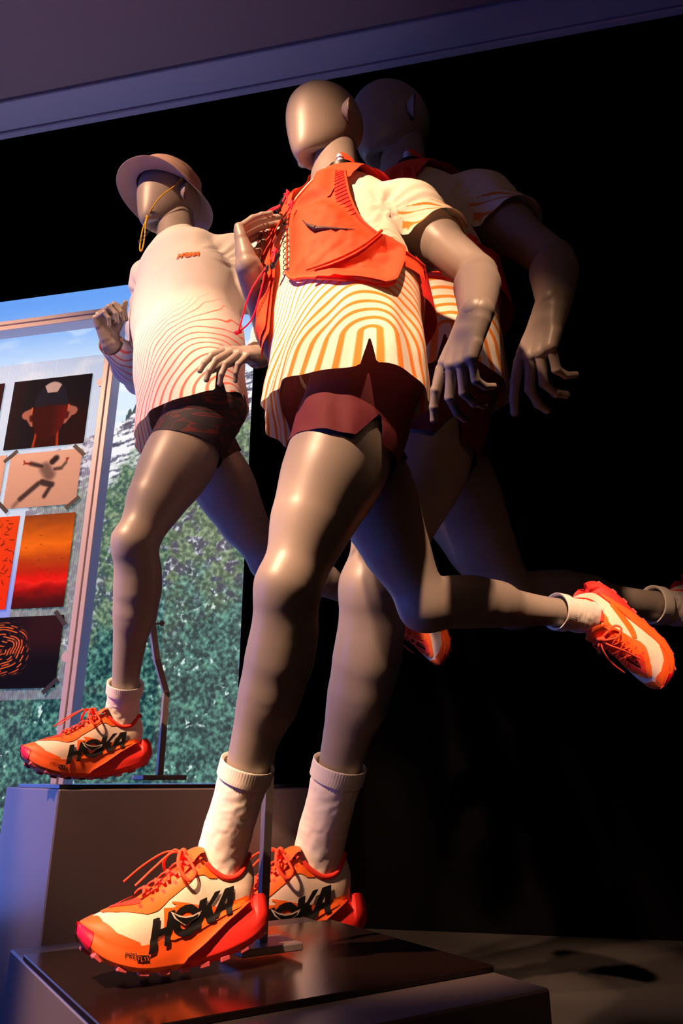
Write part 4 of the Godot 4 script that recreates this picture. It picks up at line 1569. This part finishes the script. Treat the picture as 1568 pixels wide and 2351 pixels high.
func front_joints() -> Dictionary:
	var j := {
		"pelvis": w(.013, .759, -1.228), "neck": w(-.010, 1.238, -1.318), "head": w(-.038, 1.460, -1.341),
		"hipL": w(.054, .681, -1.161), "hipR": w(-.028, .733, -1.328), "kneeL": w(-.080, .279, -1.107), "kneeR": w(.165, .322, -1.418),
		"ankL": w(-.179, -.117, -1.240), "ankR": w(.552, .355, -1.646),
		"shL": w(.140, 1.108, -1.235), "shR": w(-.142, 1.150, -1.410), "elL": w(.250, .872, -1.121), "elR": w(-.130, .900, -1.460),
		"wrL": w(.207, .672, -.955), "wrR": w(-.184, .952, -1.198),
		"fwdL": Vector3(-.78, 0, .62), "fwdR": Vector3(-.75, -.6, .3),
		"wide": .88, "face": Vector3(-.80, -.12, .60), "headup": Vector3(-.08, 1, .0),
	}
	j.handL = [Vector3(-.36, -.86, -.22), Vector3(.72, -.15, -.66), [[.15, .25, .2], [.45, .65, .4], [.60, .80, .45], [.70, .85, .5]], .05, [.75, .75, .25]]
	j.handR = [Vector3(-.26, .95, -.05), Vector3(.97, .10, -.05), [[1.15, .30, .15], [1.2, .30, .15], [1.2, .30, .15], [1.1, .30, .2]], .05, [.75, .25, .6]]
	return j

func build_runner_front():
	var base := w(-.261, -.252, -1.187)
	var j := front_joints()
	var o := thing("mannequin", "faceless grey running mannequin nearest the glass, wearing an orange running vest", "mannequin", base)
	part(o, "body", body_mesh(j).mesh(base), M.mannequin_grey)
	part(o, "shirt", jersey(j, {"ease": .017, "kick": .026, "flare": 1.9, "long": false, "sleeve": .46, "seed": 3, "fold": .0095, "hem": -.105, "dip": .078, "dip_at": 82.0, "dip_w": 55.0, "back_hem": .0, "slit": -.012, "slit_deg": 76.0, "collar": .018}).mesh(base), M.striped_jersey)
	part(o, "shorts", shorts(j, {"length": .42, "ease": .004, "flare": 1.6, "seed": 5, "fold": .008, "notch": .055, "notch_at": .0}).mesh(base), M.burgundy_cloth)
	var sL := shoe_frame(j.ankL, U, Vector3.UP)
	sL.origin = base
	build_vest(j, base)
	var sR := shoe_frame(j.ankR, Vector3(.47, -.85, .233), Vector3(-.75, -.25, .585))
	place_shoe(shoe_left, sL, "orange trail shoe with black lettering on the low plinth, largest of the shoes")
	place_shoe(shoe_right, sR, "orange trail shoe kicked up in the air at the far right")
	sock(o, base, sock_top(j.kneeL, j.ankL, w(-.176, .030, -1.186), .65), sL * Vector3(-.094, .150, 0), sL * Vector3(-.086, .075, 0), sL.basis.x, .0400)
	sock(o, base, j.kneeR.lerp(j.ankR, .80), sR * Vector3(-.094, .146, 0), sR * Vector3(-.086, .075, 0), sR.basis.x, .0392)

func sock_top(knee: Vector3, ank: Vector3, _hint: Vector3, t: float) -> Vector3:
	return knee.lerp(ank, t)

func back_joints() -> Dictionary:
	var j := {
		"pelvis": w(-.398, .973, -1.742), "neck": w(-.486, 1.492, -1.775), "head": w(-.530, 1.668, -1.800),
		"hipL": w(-.339, .903, -1.681), "hipR": w(-.439, .953, -1.841), "kneeL": w(-.465, .504, -1.589), "kneeR": w(-.203, .572, -1.972),
		"ankL": w(-.506, .133, -1.762), "ankR": w(.150, .492, -2.238),
		"shL": w(-.309, 1.415, -1.747), "shR": w(-.608, 1.496, -1.951), "elL": w(-.165, 1.147, -1.685), "elR": w(-.646, 1.205, -2.064),
		"wrL": w(-.197, .939, -1.500), "wrR": w(-.651, 1.154, -1.788),
		"fwdL": Vector3(-.78, 0, .62), "fwdR": Vector3(-.75, -.6, .3),
		"wide": 1.0, "face": Vector3(-.70, -.10, .70), "headup": Vector3(-.05, 1, .02),
	}
	j.handL = [Vector3(-.50, -.40, .75), Vector3(-.25, -.80, -.50), [[.35, .45, .3], [.45, .55, .35], [.55, .6, .4], [.6, .7, .4]], .05, [.8, .4, .5]]
	j.handR = [Vector3(-.25, .80, .45), Vector3(.80, .10, .50), [[1.3, 1.2, .7], [1.35, 1.25, .7], [1.35, 1.25, .7], [1.4, 1.3, .7]], .0, [.7, .2, .75]]
	return j

func build_runner_back():
	var base := w(-.588, -.002, -1.709)
	var j := back_joints()
	var o := thing("mannequin", "faceless grey running mannequin in a bucket hat and long-sleeved striped top, on the tall plinth", "mannequin", base)
	part(o, "body", body_mesh(j).mesh(base), M.mannequin_grey)
	part(o, "shirt", jersey(j, {"ease": .016, "kick": .022, "flare": 2.0, "long": true, "sleeve": .40, "seed": 8, "fold": .005, "hem": -.118, "dip": .012, "dip_at": 63.0, "dip_w": 24.0, "back_hem": .02, "slit": .08, "slit_deg": 88.0, "collar": .008}).mesh(base), M.fine_striped_jersey)
	part(o, "shorts", shorts(j, {"length": .36, "ease": .002, "flare": 1.0, "seed": 6, "fold": .002, "notch": .0, "notch_at": .0}).mesh(base), M.dark_patterned_cloth)
	var sL := shoe_frame(j.ankL, U, Vector3.UP)
	sL.origin = base
	build_hat(j)
	shirt_mark(o, j, base)
	var sR := shoe_frame(j.ankR, Vector3(.47, -.85, .233), Vector3(-.75, -.25, .585))
	place_shoe(shoe_left, sL, "orange trail shoe with black lettering on the tall plinth, before the dark bent stand")
	place_shoe(shoe_right, sR, "small orange trail shoe in the air behind the front runner's rear knee")
	sock(o, base, j.kneeL.lerp(j.ankL, .80), sL * Vector3(-.094, .150, 0), sL * Vector3(-.086, .075, 0), sL.basis.x, .0392)
	sock(o, base, j.kneeR.lerp(j.ankR, .80), sR * Vector3(-.094, .146, 0), sR * Vector3(-.086, .075, 0), sR.basis.x, .0392)


# ------------------------------------------------------------------ trunk surface as a radius table: angle round the axis and height
var tr := {}

func trunk_table(f: Field, axis0: Vector3, axis1: Vector3, side: Vector3, frontd: Vector3, h0: float, h1: float):
	var all := PackedInt32Array(range(f.le.size()))
	var nd := 73; var nh := int((h1 - h0) / .0125) + 1
	var g := PackedFloat32Array(); g.resize(nd * nh)
	tr = {"g": g, "nd": nd, "nh": nh, "h0": h0, "a0": axis0, "s": side, "f": frontd, "slope": (axis1 - axis0) / (axis1.y - axis0.y)}
	for b in nh:
		for a in nd:
			var deg := -108.0 + a * 3.0
			var o: Vector3 = axis0 + tr.slope * (h0 + b * .0125)
			var d := trunk_dir(deg)
			var lo := .02; var hi := .30
			for k in 11:
				var m := (lo + hi) * .5
				if f.dist(o + d * m, all) < 0: lo = m
				else: hi = m
			g[a + b * nd] = (lo + hi) * .5
	tr.g = g

func trunk_dir(deg: float) -> Vector3:
	var a := deg_to_rad(deg)
	return (tr.s * sin(a) * .186 + tr.f * cos(a) * .136).normalized()

func trunk_at(deg: float, h: float, lift := 0.0) -> Vector3:
	var x := clampf((deg + 108.0) / 3.0, 0, tr.nd - 1.001); var y := clampf((h - tr.h0) / .0125, 0, tr.nh - 1.001)
	var i := int(x); var j := int(y); x -= i; y -= j
	var g: PackedFloat32Array = tr.g; var nd: int = tr.nd
	var r := lerpf(lerpf(g[i + j * nd], g[i + 1 + j * nd], x), lerpf(g[i + (j + 1) * nd], g[i + 1 + (j + 1) * nd], x), y)
	return tr.a0 + tr.slope * h + trunk_dir(deg) * (r + lift)

# a piece of cloth over the trunk: outline in (degrees, height), lift by a function of (degrees, height, distance inside the outline in metres)
func trunk_patch(outline: Array, lift: Callable, fine := .006) -> MD:
	var k := .0027
	var poly := PackedVector2Array()
	for p in outline: poly.append(Vector2(p.x * k, p.y))
	var box := Rect2(poly[0], Vector2.ZERO)
	for p in poly: box = box.expand(p)
	box = box.grow(fine)
	var nx := int(ceil(box.size.x / fine)); var ny := int(ceil(box.size.y / fine))
	var c := PackedFloat32Array()
	for b in ny + 1:
		for a in nx + 1: c.append(inside(poly, box.position + box.size * Vector2(float(a) / nx, float(b) / ny)))
	var m := sheet(nx, ny, func(u, v):
		var p := box.position + box.size * Vector2(u, v)
		var d: float = c[int(round(u * nx)) + int(round(v * ny)) * (nx + 1)]
		return trunk_at(p.x / k, p.y, lift.call(p.x / k, p.y, d)))
	outward(m, tr.a0 + tr.slope * .2)
	return m.clip(c)

func trunk_line(pts: Array, lift: float, steps := 5) -> PackedVector3Array:
	var q := []
	for p in pts: q.append(trunk_at(p.x, p.y, lift + (p.z if p is Vector3 else 0.0)))
	return smooth_path(q, steps)

func trunk_field(j: Dictionary, e: float) -> Field:
	var f := Field.new()
	f.k = .035
	var up: Vector3 = (j.neck - j.pelvis).normalized()
	var ps: Vector3 = (j.hipL - j.hipR).normalized()
	var ss: Vector3 = (j.shL - j.shR).normalized()
	var sm: Vector3 = (j.shL + j.shR) * .5
	f.cap(j.pelvis + up * .26, j.neck - up * .095, .104 + e, .086 + e, 0, ss, 1.42 * j.wide)
	f.cap(j.pelvis + up * .04, j.pelvis + up * .30, .108 + e * 1.4, .106 + e * 1.1, 0, ps.lerp(ss, .5), 1.42 * j.wide)
	f.cap(j.shR, j.shL, .055 + e * .5, .055 + e * .5)
	f.cap(j.neck - up * .015, sm + ss * .11, .046 + e * .3, .047 + e * .3)
	f.cap(j.neck - up * .015, sm - ss * .11, .046 + e * .3, .047 + e * .3)
	f.cap(j.neck - up * .06, j.neck + (j.head - j.neck) * .25, .072, .060)
	return f

func build_vest(j: Dictionary, base: Vector3):
	var e := .031
	var f := trunk_field(j, e)
	var S := Vector3(.803, 0, .596); var F := Vector3(-.596, 0, .803)
	trunk_table(f, j.pelvis, j.neck, S, F, .0, .42)
	var near := [Vector2(16, .43), Vector2(11, .40), Vector2(5, .356), Vector2(-1, .331), Vector2(-5, .299), Vector2(-6, .226), Vector2(-7, .149), Vector2(-4, .118), Vector2(6, .096), Vector2(26, .062), Vector2(47, .046), Vector2(54, .070), Vector2(60, .11), Vector2(104, .11), Vector2(104, .16), Vector2(66, .15), Vector2(52, .168), Vector2(39, .215), Vector2(33, .282), Vector2(32, .348), Vector2(37, .43)]
	var far := [Vector2(-14, .43), Vector2(-6, .34), Vector2(-5, .312), Vector2(-19, .300), Vector2(-20, .26), Vector2(-21, .20), Vector2(-24, .144), Vector2(-26, .03), Vector2(-62, .03), Vector2(-66, .10), Vector2(-104, .11), Vector2(-104, .16), Vector2(-66, .15), Vector2(-52, .17), Vector2(-42, .235), Vector2(-37, .30), Vector2(-38, .43)]
	var o := thing("running_vest", "bright orange-red running vest with pockets, pink cords and black hooks on the front runner", "vest", base)
	# panels and straps
	var m := f.nets(.0085)
	var k := .0027
	var pn := PackedVector2Array(); var pf := PackedVector2Array()
	for p in near: pn.append(Vector2(p.x * k, p.y))
	for p in far: pf.append(Vector2(p.x * k, p.y))
	var c := PackedFloat32Array(); c.resize(m.v.size())
	var cb := c.duplicate()
	for i in m.v.size():
		var q: Vector3 = m.v[i] - j.pelvis
		var h: float = q.y
		q -= tr.slope * h
		var s := q.dot(S); var z := q.dot(F)
		var deg := rad_to_deg(atan2(s / .186, z / .136))
		var d := -1.0
		if z > 0 and h < .42: d = maxf(inside(pn, Vector2(deg * k, h)), inside(pf, Vector2(deg * k, h)))
		if h > .36 and z > -.03: d = maxf(d, minf(.112 - absf(s), absf(s) - .046))
		var bk := -1.0
		if z <= .03 and h > .05: bk = minf(lerpf(.20, .135, smoothstep(.1, .3, h)) - absf(s), .03 - z)
		if h > .38: bk = minf(bk, absf(s) - .04)
		c[i] = d
		cb[i] = minf(bk, -d if d > 0 else 1.0)
	part(o, "front_panel", m.clip(c).mesh(base), M.vest_orange)
	part(o, "back_panel", m.clip(cb).mesh(base), M.vest_red)
	# stuffed pocket of the near panel with its gathered mouth, and the flap folded over its lower corner
	var wr := noise(41, 1.0, 2)
	var puff := func(deg, h, d):
		var body: float = .022 * exp(-pow((deg - 12.0) / 19.0, 2.0) - pow((h - .212) / .085, 2.0))
		var crease: float = .0045 * wr.get_noise_2d(deg * .28, h * 30.0) + .003 * sin(h * 95.0 + deg * .16) * smoothstep(14.0, 40.0, deg)
		return .003 + (body + .004 + crease) * smoothstep(0, .03, d)
	var pocket := [Vector2(-4, .318), Vector2(6, .300), Vector2(20, .300), Vector2(31, .262), Vector2(38, .214), Vector2(50, .166), Vector2(57, .140), Vector2(50, .100), Vector2(46, .055), Vector2(26, .066), Vector2(4, .100), Vector2(-6, .122), Vector2(-5, .226)]
	var pk := part(o, "pocket", trunk_patch(pocket, puff).mesh(base), M.vest_orange)
	var flap := [Vector2(10, .090), Vector2(20, .091), Vector2(29, .103), Vector2(38, .128), Vector2(47, .166), Vector2(53, .158), Vector2(62, .142), Vector2(60, .108), Vector2(53, .050), Vector2(47, .042), Vector2(26, .058)]
	part(o, "pocket", trunk_patch(flap, func(deg, h, d): return .020 - .013 * smoothstep(.004, .022, d) + .004 * sin(h * 130.0 + deg * .12) * smoothstep(.01, .03, d)).mesh(base), M.vest_orange)
	part(o, "binding", tube(trunk_line([Vector2(10, .090), Vector2(20, .091), Vector2(29, .103), Vector2(38, .128), Vector2(47, .166)], .026), .0028, 7).mesh(base), M.vest_orange)
	part(o, "binding", tube(trunk_line([Vector2(-7, .140), Vector2(-2, .110), Vector2(8, .092), Vector2(26, .060), Vector2(47, .043), Vector2(54, .055)], .006), .0035, 7).mesh(base), M.vest_orange)
	part(o, "binding", tube(trunk_line([Vector2(12, .40), Vector2(5, .356), Vector2(-1, .331), Vector2(-5.5, .299), Vector2(-6.5, .226), Vector2(-7, .149)], .004), .0022, 7).mesh(base), M.vest_orange)
	part(o, "binding", tube(trunk_line([Vector2(33, .40), Vector2(32.5, .348), Vector2(34, .282), Vector2(40, .215), Vector2(53, .168), Vector2(66, .150), Vector2(90, .150)], .003), .0026, 7).mesh(base), M.vest_orange)
	# netting beside the pocket, its diagonal threads laid on
	part(o, "netting", trunk_patch([Vector2(25.5, .40), Vector2(33, .40), Vector2(32.5, .348), Vector2(34, .282), Vector2(40, .215), Vector2(53, .168), Vector2(46, .172), Vector2(34, .225), Vector2(26, .268), Vector2(24.5, .33)], func(_g, _h, d): return .003).mesh(base), M.vest_red)
	for i in 14:
		var h := .385 - i * .0115
		var l: float = curve(h, [.22, .268, .33, .40], [34, 26.5, 25, 26])
		var r: float = curve(h, [.215, .282, .348, .40], [39, 33.5, 32, 32.5])
		part(o, "netting_thread", tube(trunk_line([Vector2(l, h - .006), Vector2((l + r) * .5, h), Vector2(r, h + .007)], .004, 3), .0011, 5).mesh(base), M.vest_orange)
	# the maker's mark on the pocket: a thin bent wing
	var mark := MD.new()
	for leg_ in [[Vector2(15.0, .1885), Vector2(13.0, .196), Vector2(11.0, .208), Vector2(8.5, .228)], [Vector2(14.4, .1880), Vector2(19, .1855), Vector2(26, .1815), Vector2(34, .1790)]]:
		var q := []
		for p in leg_: q.append(trunk_at(p.x, p.y, puff.call(p.x, p.y, .05) + .0026))
		mark.add(tube(smooth_path(q, 6), .0050, 8, 1.0, Vector3.UP, .0006))
	part(pk, "wing_mark", mark.mesh(base), M.grey_print)
	# soft flask standing in the strap pocket: neck band, cap and clear bite valve
	var strap := [Vector2(12, .420), Vector2(5.5, .358), Vector2(-1, .331), Vector2(-3, .316), Vector2(6, .300), Vector2(22, .300), Vector2(25.5, .33), Vector2(26.5, .42)]
	part(o, "flask_pocket", trunk_patch(strap, func(_g, h, d): return .003 + .014 * smoothstep(0, .03, d) + .004 * smoothstep(.38, .42, h)).mesh(base), M.vest_orange)
	var fl := Vector3(j.neck) + S * .056 + F * .058 + Vector3.UP * -.012
	var fu := Vector3(-.10, .95, .10).normalized()
	var cap := MD.new()
	cap.add(tube(smooth_path([fl - fu * .03, fl + fu * .008, fl + fu * .012], 2), .029, 24))
	part(o, "flask_cap", cap.mesh(base), M.buckle_black)
	var valve := MD.new()
	valve.add(tube(smooth_path([fl + fu * .012, fl + fu * .022, fl + fu * .026], 3), .014, 16, 1.0, Vector3.UP, .0085))
	valve.add(tube(smooth_path([fl + fu * .026, fl + fu * .036], 3), .0085, 16))
	valve.add(tube(smooth_path([fl + fu * .036, fl + fu * .041, fl + fu * .046], 3), .0105, 16, 1.0, Vector3.UP, .006))
	part(o, "bite_valve", valve.mesh(base), M.clear_plastic)
	# far panel: a tall pocket, a zip line, hooks
	part(o, "pocket", trunk_patch([Vector2(-21, .31), Vector2(-33, .36), Vector2(-40, .30), Vector2(-52, .17), Vector2(-62, .13), Vector2(-60, .06), Vector2(-30, .05), Vector2(-26, .144)], func(_g, _h, d): return .004 + .012 * smoothstep(0, .03, d)).mesh(base), M.vest_orange)
	var zip := []
	for i in 15: zip.append(Vector2(-29 + 1.1 * sin(i * 1.9), .355 - i * .014))
	part(o, "zip_line", tube(trunk_line(zip, .018, 3), .0018, 5).mesh(base), M.buckle_black)
	for i in 11:
		var h := .300 - i * .0155
		part(o, "daisy_loop", tube(trunk_line([Vector2(-4.5, h), Vector3(-8.5, h - .003, .003), Vector2(-8.8, h - .009), Vector2(-5, h - .0115)], .005, 4), .0009, 5).mesh(base), M.buckle_black)
	for i in 8:
		var h := .300 - i * .0155
		part(o, "daisy_loop", tube(trunk_line([Vector2(-29, h), Vector3(-26.3, h - .003, .003), Vector2(-26.2, h - .008), Vector2(-29, h - .011)], .019, 4), .0009, 5).mesh(base), M.buckle_black)
	for q in [[-8.5, .330, .75, .030], [-30.0, .338, 1.35, .026], [-12.5, .178, .55, .034], [-22.0, .182, -.4, .020], [-28.0, .205, 1.5, .030]]:
		var p := trunk_at(q[0], q[1], .018)
		var nrm := (p - trunk_at(q[0], q[1], 0)).normalized()
		var right := Vector3.UP.cross(nrm).normalized(); var up2 := nrm.cross(right)
		var hk := MD.new()
		hk.add(bevel_box(Vector3(q[3], .0105, .007), .002))
		hk.add(tube(smooth_path([Vector3(q[3] * .5, 0, 0), Vector3(q[3] * .5 + .007, .004, .002), Vector3(q[3] * .5 + .004, -.006, .003), Vector3(q[3] * .3, -.007, .004)], 4), .0016, 6))
		hk.add(bevel_box(Vector3(.007, .014, .009), .002).moved(Transform3D(Basis.IDENTITY, Vector3(-q[3] * .3, 0, 0))))
		part(o, "hook", hk.moved(Transform3D(Basis(right, up2, nrm) * Basis(Vector3(0, 0, 1), q[2]), p)).mesh(base), M.buckle_black)
	# pink cords: two across the chest, knots, and a pair hanging free from the lower hook
	part(o, "cord", tube(trunk_line([Vector2(-7, .322), Vector3(-14, .316, .012), Vector3(-24, .322, .004), Vector2(-31, .333), Vector2(-42, .335)], .022), .0016, 6).mesh(base), M.cord_pink)
	part(o, "cord", tube(trunk_line([Vector2(-7, .318), Vector3(-15, .309, .012), Vector3(-24, .313, .005), Vector2(-31, .327), Vector2(-42, .322)], .022), .0016, 6).mesh(base), M.cord_pink)
	var h0 := trunk_at(-20, .180, .022)
	var tip := w(-.206, .842, -1.26)
	for s in [-1.0, 1.0]:
		part(o, "cord", tube(smooth_path([h0, h0.lerp(tip, .35) + Vector3(.010 * s, -.012, .01), h0.lerp(tip, .7) + Vector3(.012 * s, -.020, .008 * s), tip], 8), .0016, 6).mesh(base), M.cord_pink)
	part(o, "cord", tube(smooth_path([tip + Vector3(.005, .003, 0), tip, tip + Vector3(-.006, -.004, .002)], 3), .0042, 8).mesh(base), M.cord_pink)
	for q in [[-2.5, .345], [1.5, .298], [-10.5, .196]]:
		var p := trunk_at(q[0], q[1], .024)
		for i in 4:
			var d := Vector3(sin(i * 2.1) * .006, .006 - i * .004, .003 * cos(i * 1.7))
			part(o, "cord", tube(smooth_path([p + d, p + d * .2 + Vector3(.002, -.002, .003), p - d], 3), .0018, 6).mesh(base), M.cord_pink)
		part(o, "cord", tube(smooth_path([p, p + Vector3(.001, -.012, .002), p + Vector3(-.002, -.026, .0)], 4), .0015, 6).mesh(base), M.cord_pink)
		part(o, "cord", tube(smooth_path([p, p + Vector3(-.003, -.010, .002), p + Vector3(-.008, -.021, .0)], 4), .0015, 6).mesh(base), M.cord_pink)

# ------------------------------------------------------------------ bucket hat with a chin cord
func build_hat(j: Dictionary):
	var up: Vector3 = j.headup.normalized()
	var face: Vector3 = (j.face - up * up.dot(j.face)).normalized()
	var side := face.cross(up)          # his right
	var b := Basis(side, up, face)
	var tilt := Basis(Vector3(1, 0, 0), -.10)
	var mid: Vector3 = j.head + up * .034
	var o := thing("bucket_hat", "dusty pink bucket hat with a drooping stitched brim and yellow chin cord", "hat", mid)
	o.basis = b * tilt * .94
	var fn := noise(51, 1.0, 2)
	var rx := func(a: float) -> float: return 1.0 / sqrt(pow(sin(a) / .0855, 2) + pow(cos(a) / (.112 if cos(a) > 0 else .108), 2))
	# crown
	var prof := [[1.0, 0.0], [1.0, .02], [.985, .045], [.95, .066], [.88, .080], [.72, .090], [.40, .096], [.0, .098]]
	var cr := sheet(96, 42, func(u, v):
		var a: float = TAU * u
		var t: float = v * 7.0; var i := mini(int(t), 6); t -= i
		var q := Vector2(prof[i][0], prof[i][1]).cubic_interpolate(Vector2(prof[i + 1][0], prof[i + 1][1]), Vector2(prof[maxi(i - 1, 0)][0], prof[maxi(i - 1, 0)][1]), Vector2(prof[mini(i + 2, 7)][0], prof[mini(i + 2, 7)][1]), t)
		var crease := .0035 * sin(q.y * 190.0 + sin(a * 2.0) * 1.5 + 3.0 * fn.get_noise_2d(a * .8, 2.0)) * bump(v, .45, .25) * (.35 + .65 * smoothstep(.2, -.6, cos(a)))
		var r: float = rx.call(a) * maxf(q.x, .0) + crease
		return Vector3(sin(a) * r, q.y, cos(a) * r), true)
	outward(cr, Vector3(0, .03, 0))
	part(o, "crown", cr.mesh(), M.hat_cloth)
	var band := sheet(96, 6, func(u, v):
		var a: float = TAU * u
		var r: float = rx.call(a) + .0022 * sin(PI * v)
		return Vector3(sin(a) * r, .001 + .017 * v, cos(a) * r), true)
	part(o, "hat_band", outward(band, Vector3.ZERO).mesh(), M.hat_cloth)
	# brim, upper and under side
	for s in 2:
		var br := sheet(120, 30, func(u, v):
			var a: float = TAU * u
			var wide := .046 + .016 * smoothstep(-.2, 1.0, cos(a))
			var r: float = rx.call(a) + wide * v
			var drop := lerpf(.056, .012, smoothstep(-.3, .95, cos(a))) + .004 * sin(a * 3.0)
			var y: float = -drop * pow(v, 1.25) + .0005 * sin(v * 60.0) * float(s == 0)
			if s == 1: y -= .0030 * smoothstep(1.0, .97, v)
			return Vector3(sin(a) * r, y, cos(a) * r), true, 1.0)
		for k in br.n.size():
			if (br.n[k].y < 0) == (s == 0): br.n[k] = -br.n[k]
		part(o, "brim_top" if s == 0 else "brim_underside", br.mesh(), M.hat_cloth)
	# chin cord: from under the brim by the ear to a toggle below the chin, then a hanging loop
	var chin := Vector3(-.016, -.158, .070)
	var l0 := Vector3(-.090, -.010, .012)
	part(o, "chin_cord", tube(smooth_path([l0 + Vector3(.006, .02, 0), l0, Vector3(-.086, -.06, .034), Vector3(-.068, -.118, .066), chin], 8), .0021, 7).mesh(), M.cord_yellow)
	part(o, "chin_cord", tube(smooth_path([Vector3(.090, .01, .012), Vector3(.083, -.06, .030), Vector3(.050, -.120, .052), chin], 8), .0021, 7).mesh(), M.cord_yellow)
	part(o, "chin_cord", tube(smooth_path([chin, chin + Vector3(-.005, -.04, .004), chin + Vector3(-.012, -.09, .004), chin + Vector3(-.008, -.134, .003), chin + Vector3(.002, -.140, .003), chin + Vector3(.012, -.115, .003), chin + Vector3(.012, -.05, .003), chin], 8), .0023, 7).mesh(), M.cord_yellow)
	part(o, "toggle", tube(smooth_path([chin + Vector3(0, .006, 0), chin, chin + Vector3(0, -.008, 0)], 3), .0052, 10).mesh(), M.cord_yellow)
	part(o, "toggle", tube(smooth_path([l0 + Vector3(.003, .012, 0), l0 + Vector3(0, .002, 0), l0 + Vector3(-.001, -.006, .001)], 3), .0046, 10).mesh(), M.cord_yellow)
	var gc := tube(smooth_path([chin + Vector3(-.01, -.01, -.03), chin + Vector3(-.024, -.05, -.012), chin + Vector3(-.036, -.095, .006), chin + Vector3(-.016, -.128, .018), chin + Vector3(-.006, -.110, .016), chin + Vector3(-.018, -.06, -.006), chin + Vector3(-.004, -.01, -.03)], 8), .0009, 5)
	part(o, "thin_cord", gc.mesh(), M.cord_grey, "thin grey cord loop")

# the lettering on the long-sleeved top
const MARK0 := Vector2(31, .333)
const MARK1 := Vector2(52.5, .340)

func shirt_mark(o: Node3D, j: Dictionary, base: Vector3):
	trunk_table(trunk_field(j, .016), j.pelvis, j.neck, Vector3(.826, 0, .563), Vector3(-.563, 0, .826), .20, .48)
	# letter millimetres of the shoe mark, leaning the same way, mapped to (degrees, height)
	var map := func(p: Vector2) -> Vector2:
		var s := (31.0 - p.x) / 130.0
		var t := (p.y - (33.0 + s * 38.0)) / 44.0
		return MARK0 + Vector2(MARK1.x - MARK0.x, MARK1.y - MARK0.y) * s + Vector2(2.0, .024) * t
	var m := MD.new()
	for q in [[24, 71, 14, 73, 16.5, 58.5, 5.5, 61, 2, 78, -8, 80.5, 1, 39, 9, 38, 6, 53, 17, 50.5, 21, 34, 31, 31], [-8, 76, -15, 82, -23, 85, -33, 85.5, -42, 80, -47, 71, -31, 63.5, -24, 59.5, -14, 65, -4, 68], [-4, 62, -14, 60, -24, 54, -31, 58, -45, 62, -38, 51, -30, 47, -20, 46.5, -10, 50], [-45, 89, -57, 93, -53.5, 78, -68, 98, -79, 100.5, -62, 81, -71, 61, -57, 59, -52, 72, -47, 54, -36.5, 51.5], [-84, 101, -99.5, 104, -95, 69, -86, 67, -87, 76, -79.5, 74, -74, 65, -63, 63]]:
		var poly := []
		for p in P2(q): poly.append(map.call(p))
		m.add(trunk_patch(poly, func(_g, _h, _d): return .0027, .0016))
	part(o, "shirt_lettering", m.mesh(base), M.print_orange, "small orange lettering reading HOKA")

# ------------------------------------------------------------------ stands: a flat bar rising from a small square foot into the calf
func stand(foot: Vector3, path: Array, label: String, knob: Vector3):
	var o := thing("mannequin_stand", label, "stand", foot, "stands that hold the mannequins up")
	o.basis = Basis(A1, Vector3.UP, -A2)
	part(o, "base_plate", bevel_box(Vector3(.105, .011, .082), .0015).moved(Transform3D(Basis.IDENTITY, Vector3(0, .0055, 0))).mesh(), M.steel)
	var inv := o.transform.affine_inverse()
	var pts := []
	for p in path: pts.append(inv * p)
	# a square bar, straight between its bends
	var line := PackedVector3Array()
	for k in pts.size() - 1:
		for s in 10:
			line.append((pts[k] as Vector3).lerp(pts[k + 1], s / 10.0))
	line.append(pts[-1])
	part(o, "pole", tube(line, .0098, 4, 1.0, Vector3(.7, 0, .7)).flat().mesh(), M.steel)
	if knob != Vector3.ZERO:
		var k := inv * knob
		var kn := MD.new()
		kn.add(tube(smooth_path([k, k + Vector3(.012, .002, .004)], 2), .003, 8))
		kn.add(tube(smooth_path([k + Vector3(.012, .002, .004), k + Vector3(.018, .003, .006)], 2), .0075, 12))
		part(o, "knob", kn.mesh(), M.steel)

func build_stands():
	stand(w(-.126, -.251, -1.321), [w(-.126, -.245, -1.321), w(-.122, .01, -1.305), w(-.115, .12, -1.275), w(-.118, .20, -1.215)], "steel stand with a square foot behind the front runner's shoe", Vector3.ZERO)
	stand(w(-.430, -.001, -1.845), [w(-.430, .005, -1.845), w(-.430, .20, -1.845), w(-.447, .275, -1.79), w(-.450, .36, -1.72)], "dark bent stand behind the shoe of the runner in the bucket hat", w(-.440, .345, -1.72))

# ------------------------------------------------------------------ an added ghost double of the front runner, enlarged and set behind it
func build_ghost_double():
	var g := Transform3D(Basis(Vector3.UP, -.118).scaled(Vector3.ONE * 1.5), Vector3(0, -.25, 0))
	var names := ["mannequin", "running_vest", "running_shoe", "running_shoe_001"]
	var labels := ["added ghost double of the front runner, an enlarged copy set behind it", "orange-red running vest on the added ghost double of the front runner", "orange trail shoe of the added ghost double, partly behind the front runner's steel stand", "trail shoe of the added ghost double, lifted behind it at the right"]
	for k in 4:
		var src: Node3D = get_node(names[k])
		var o: Node3D = src.duplicate()
		o.name = numbered("mannequin" if k == 0 else ("running_vest" if k == 1 else "running_shoe"))
		add_child(o, true)
		o.transform = g * src.transform
		o.set_meta("label", labels[k])
	var p := g * Vector3(-.261, .248, -1.187)
	var t := thing("plinth", "added low black box under the ghost double of the front runner", "plinth", Vector3(p.x, 0, p.z))  # added box, only there to carry the ghost double
	t.basis = Basis(A1, Vector3.UP, -A2).rotated(Vector3.UP, -.118)
	var box := part(t, "plinth_body", bevel_box(Vector3(.40, p.y - .006, .11), .004).mesh(), M.black_paint)
	box.position = Vector3(.05, (p.y - .006) * .5, 0)
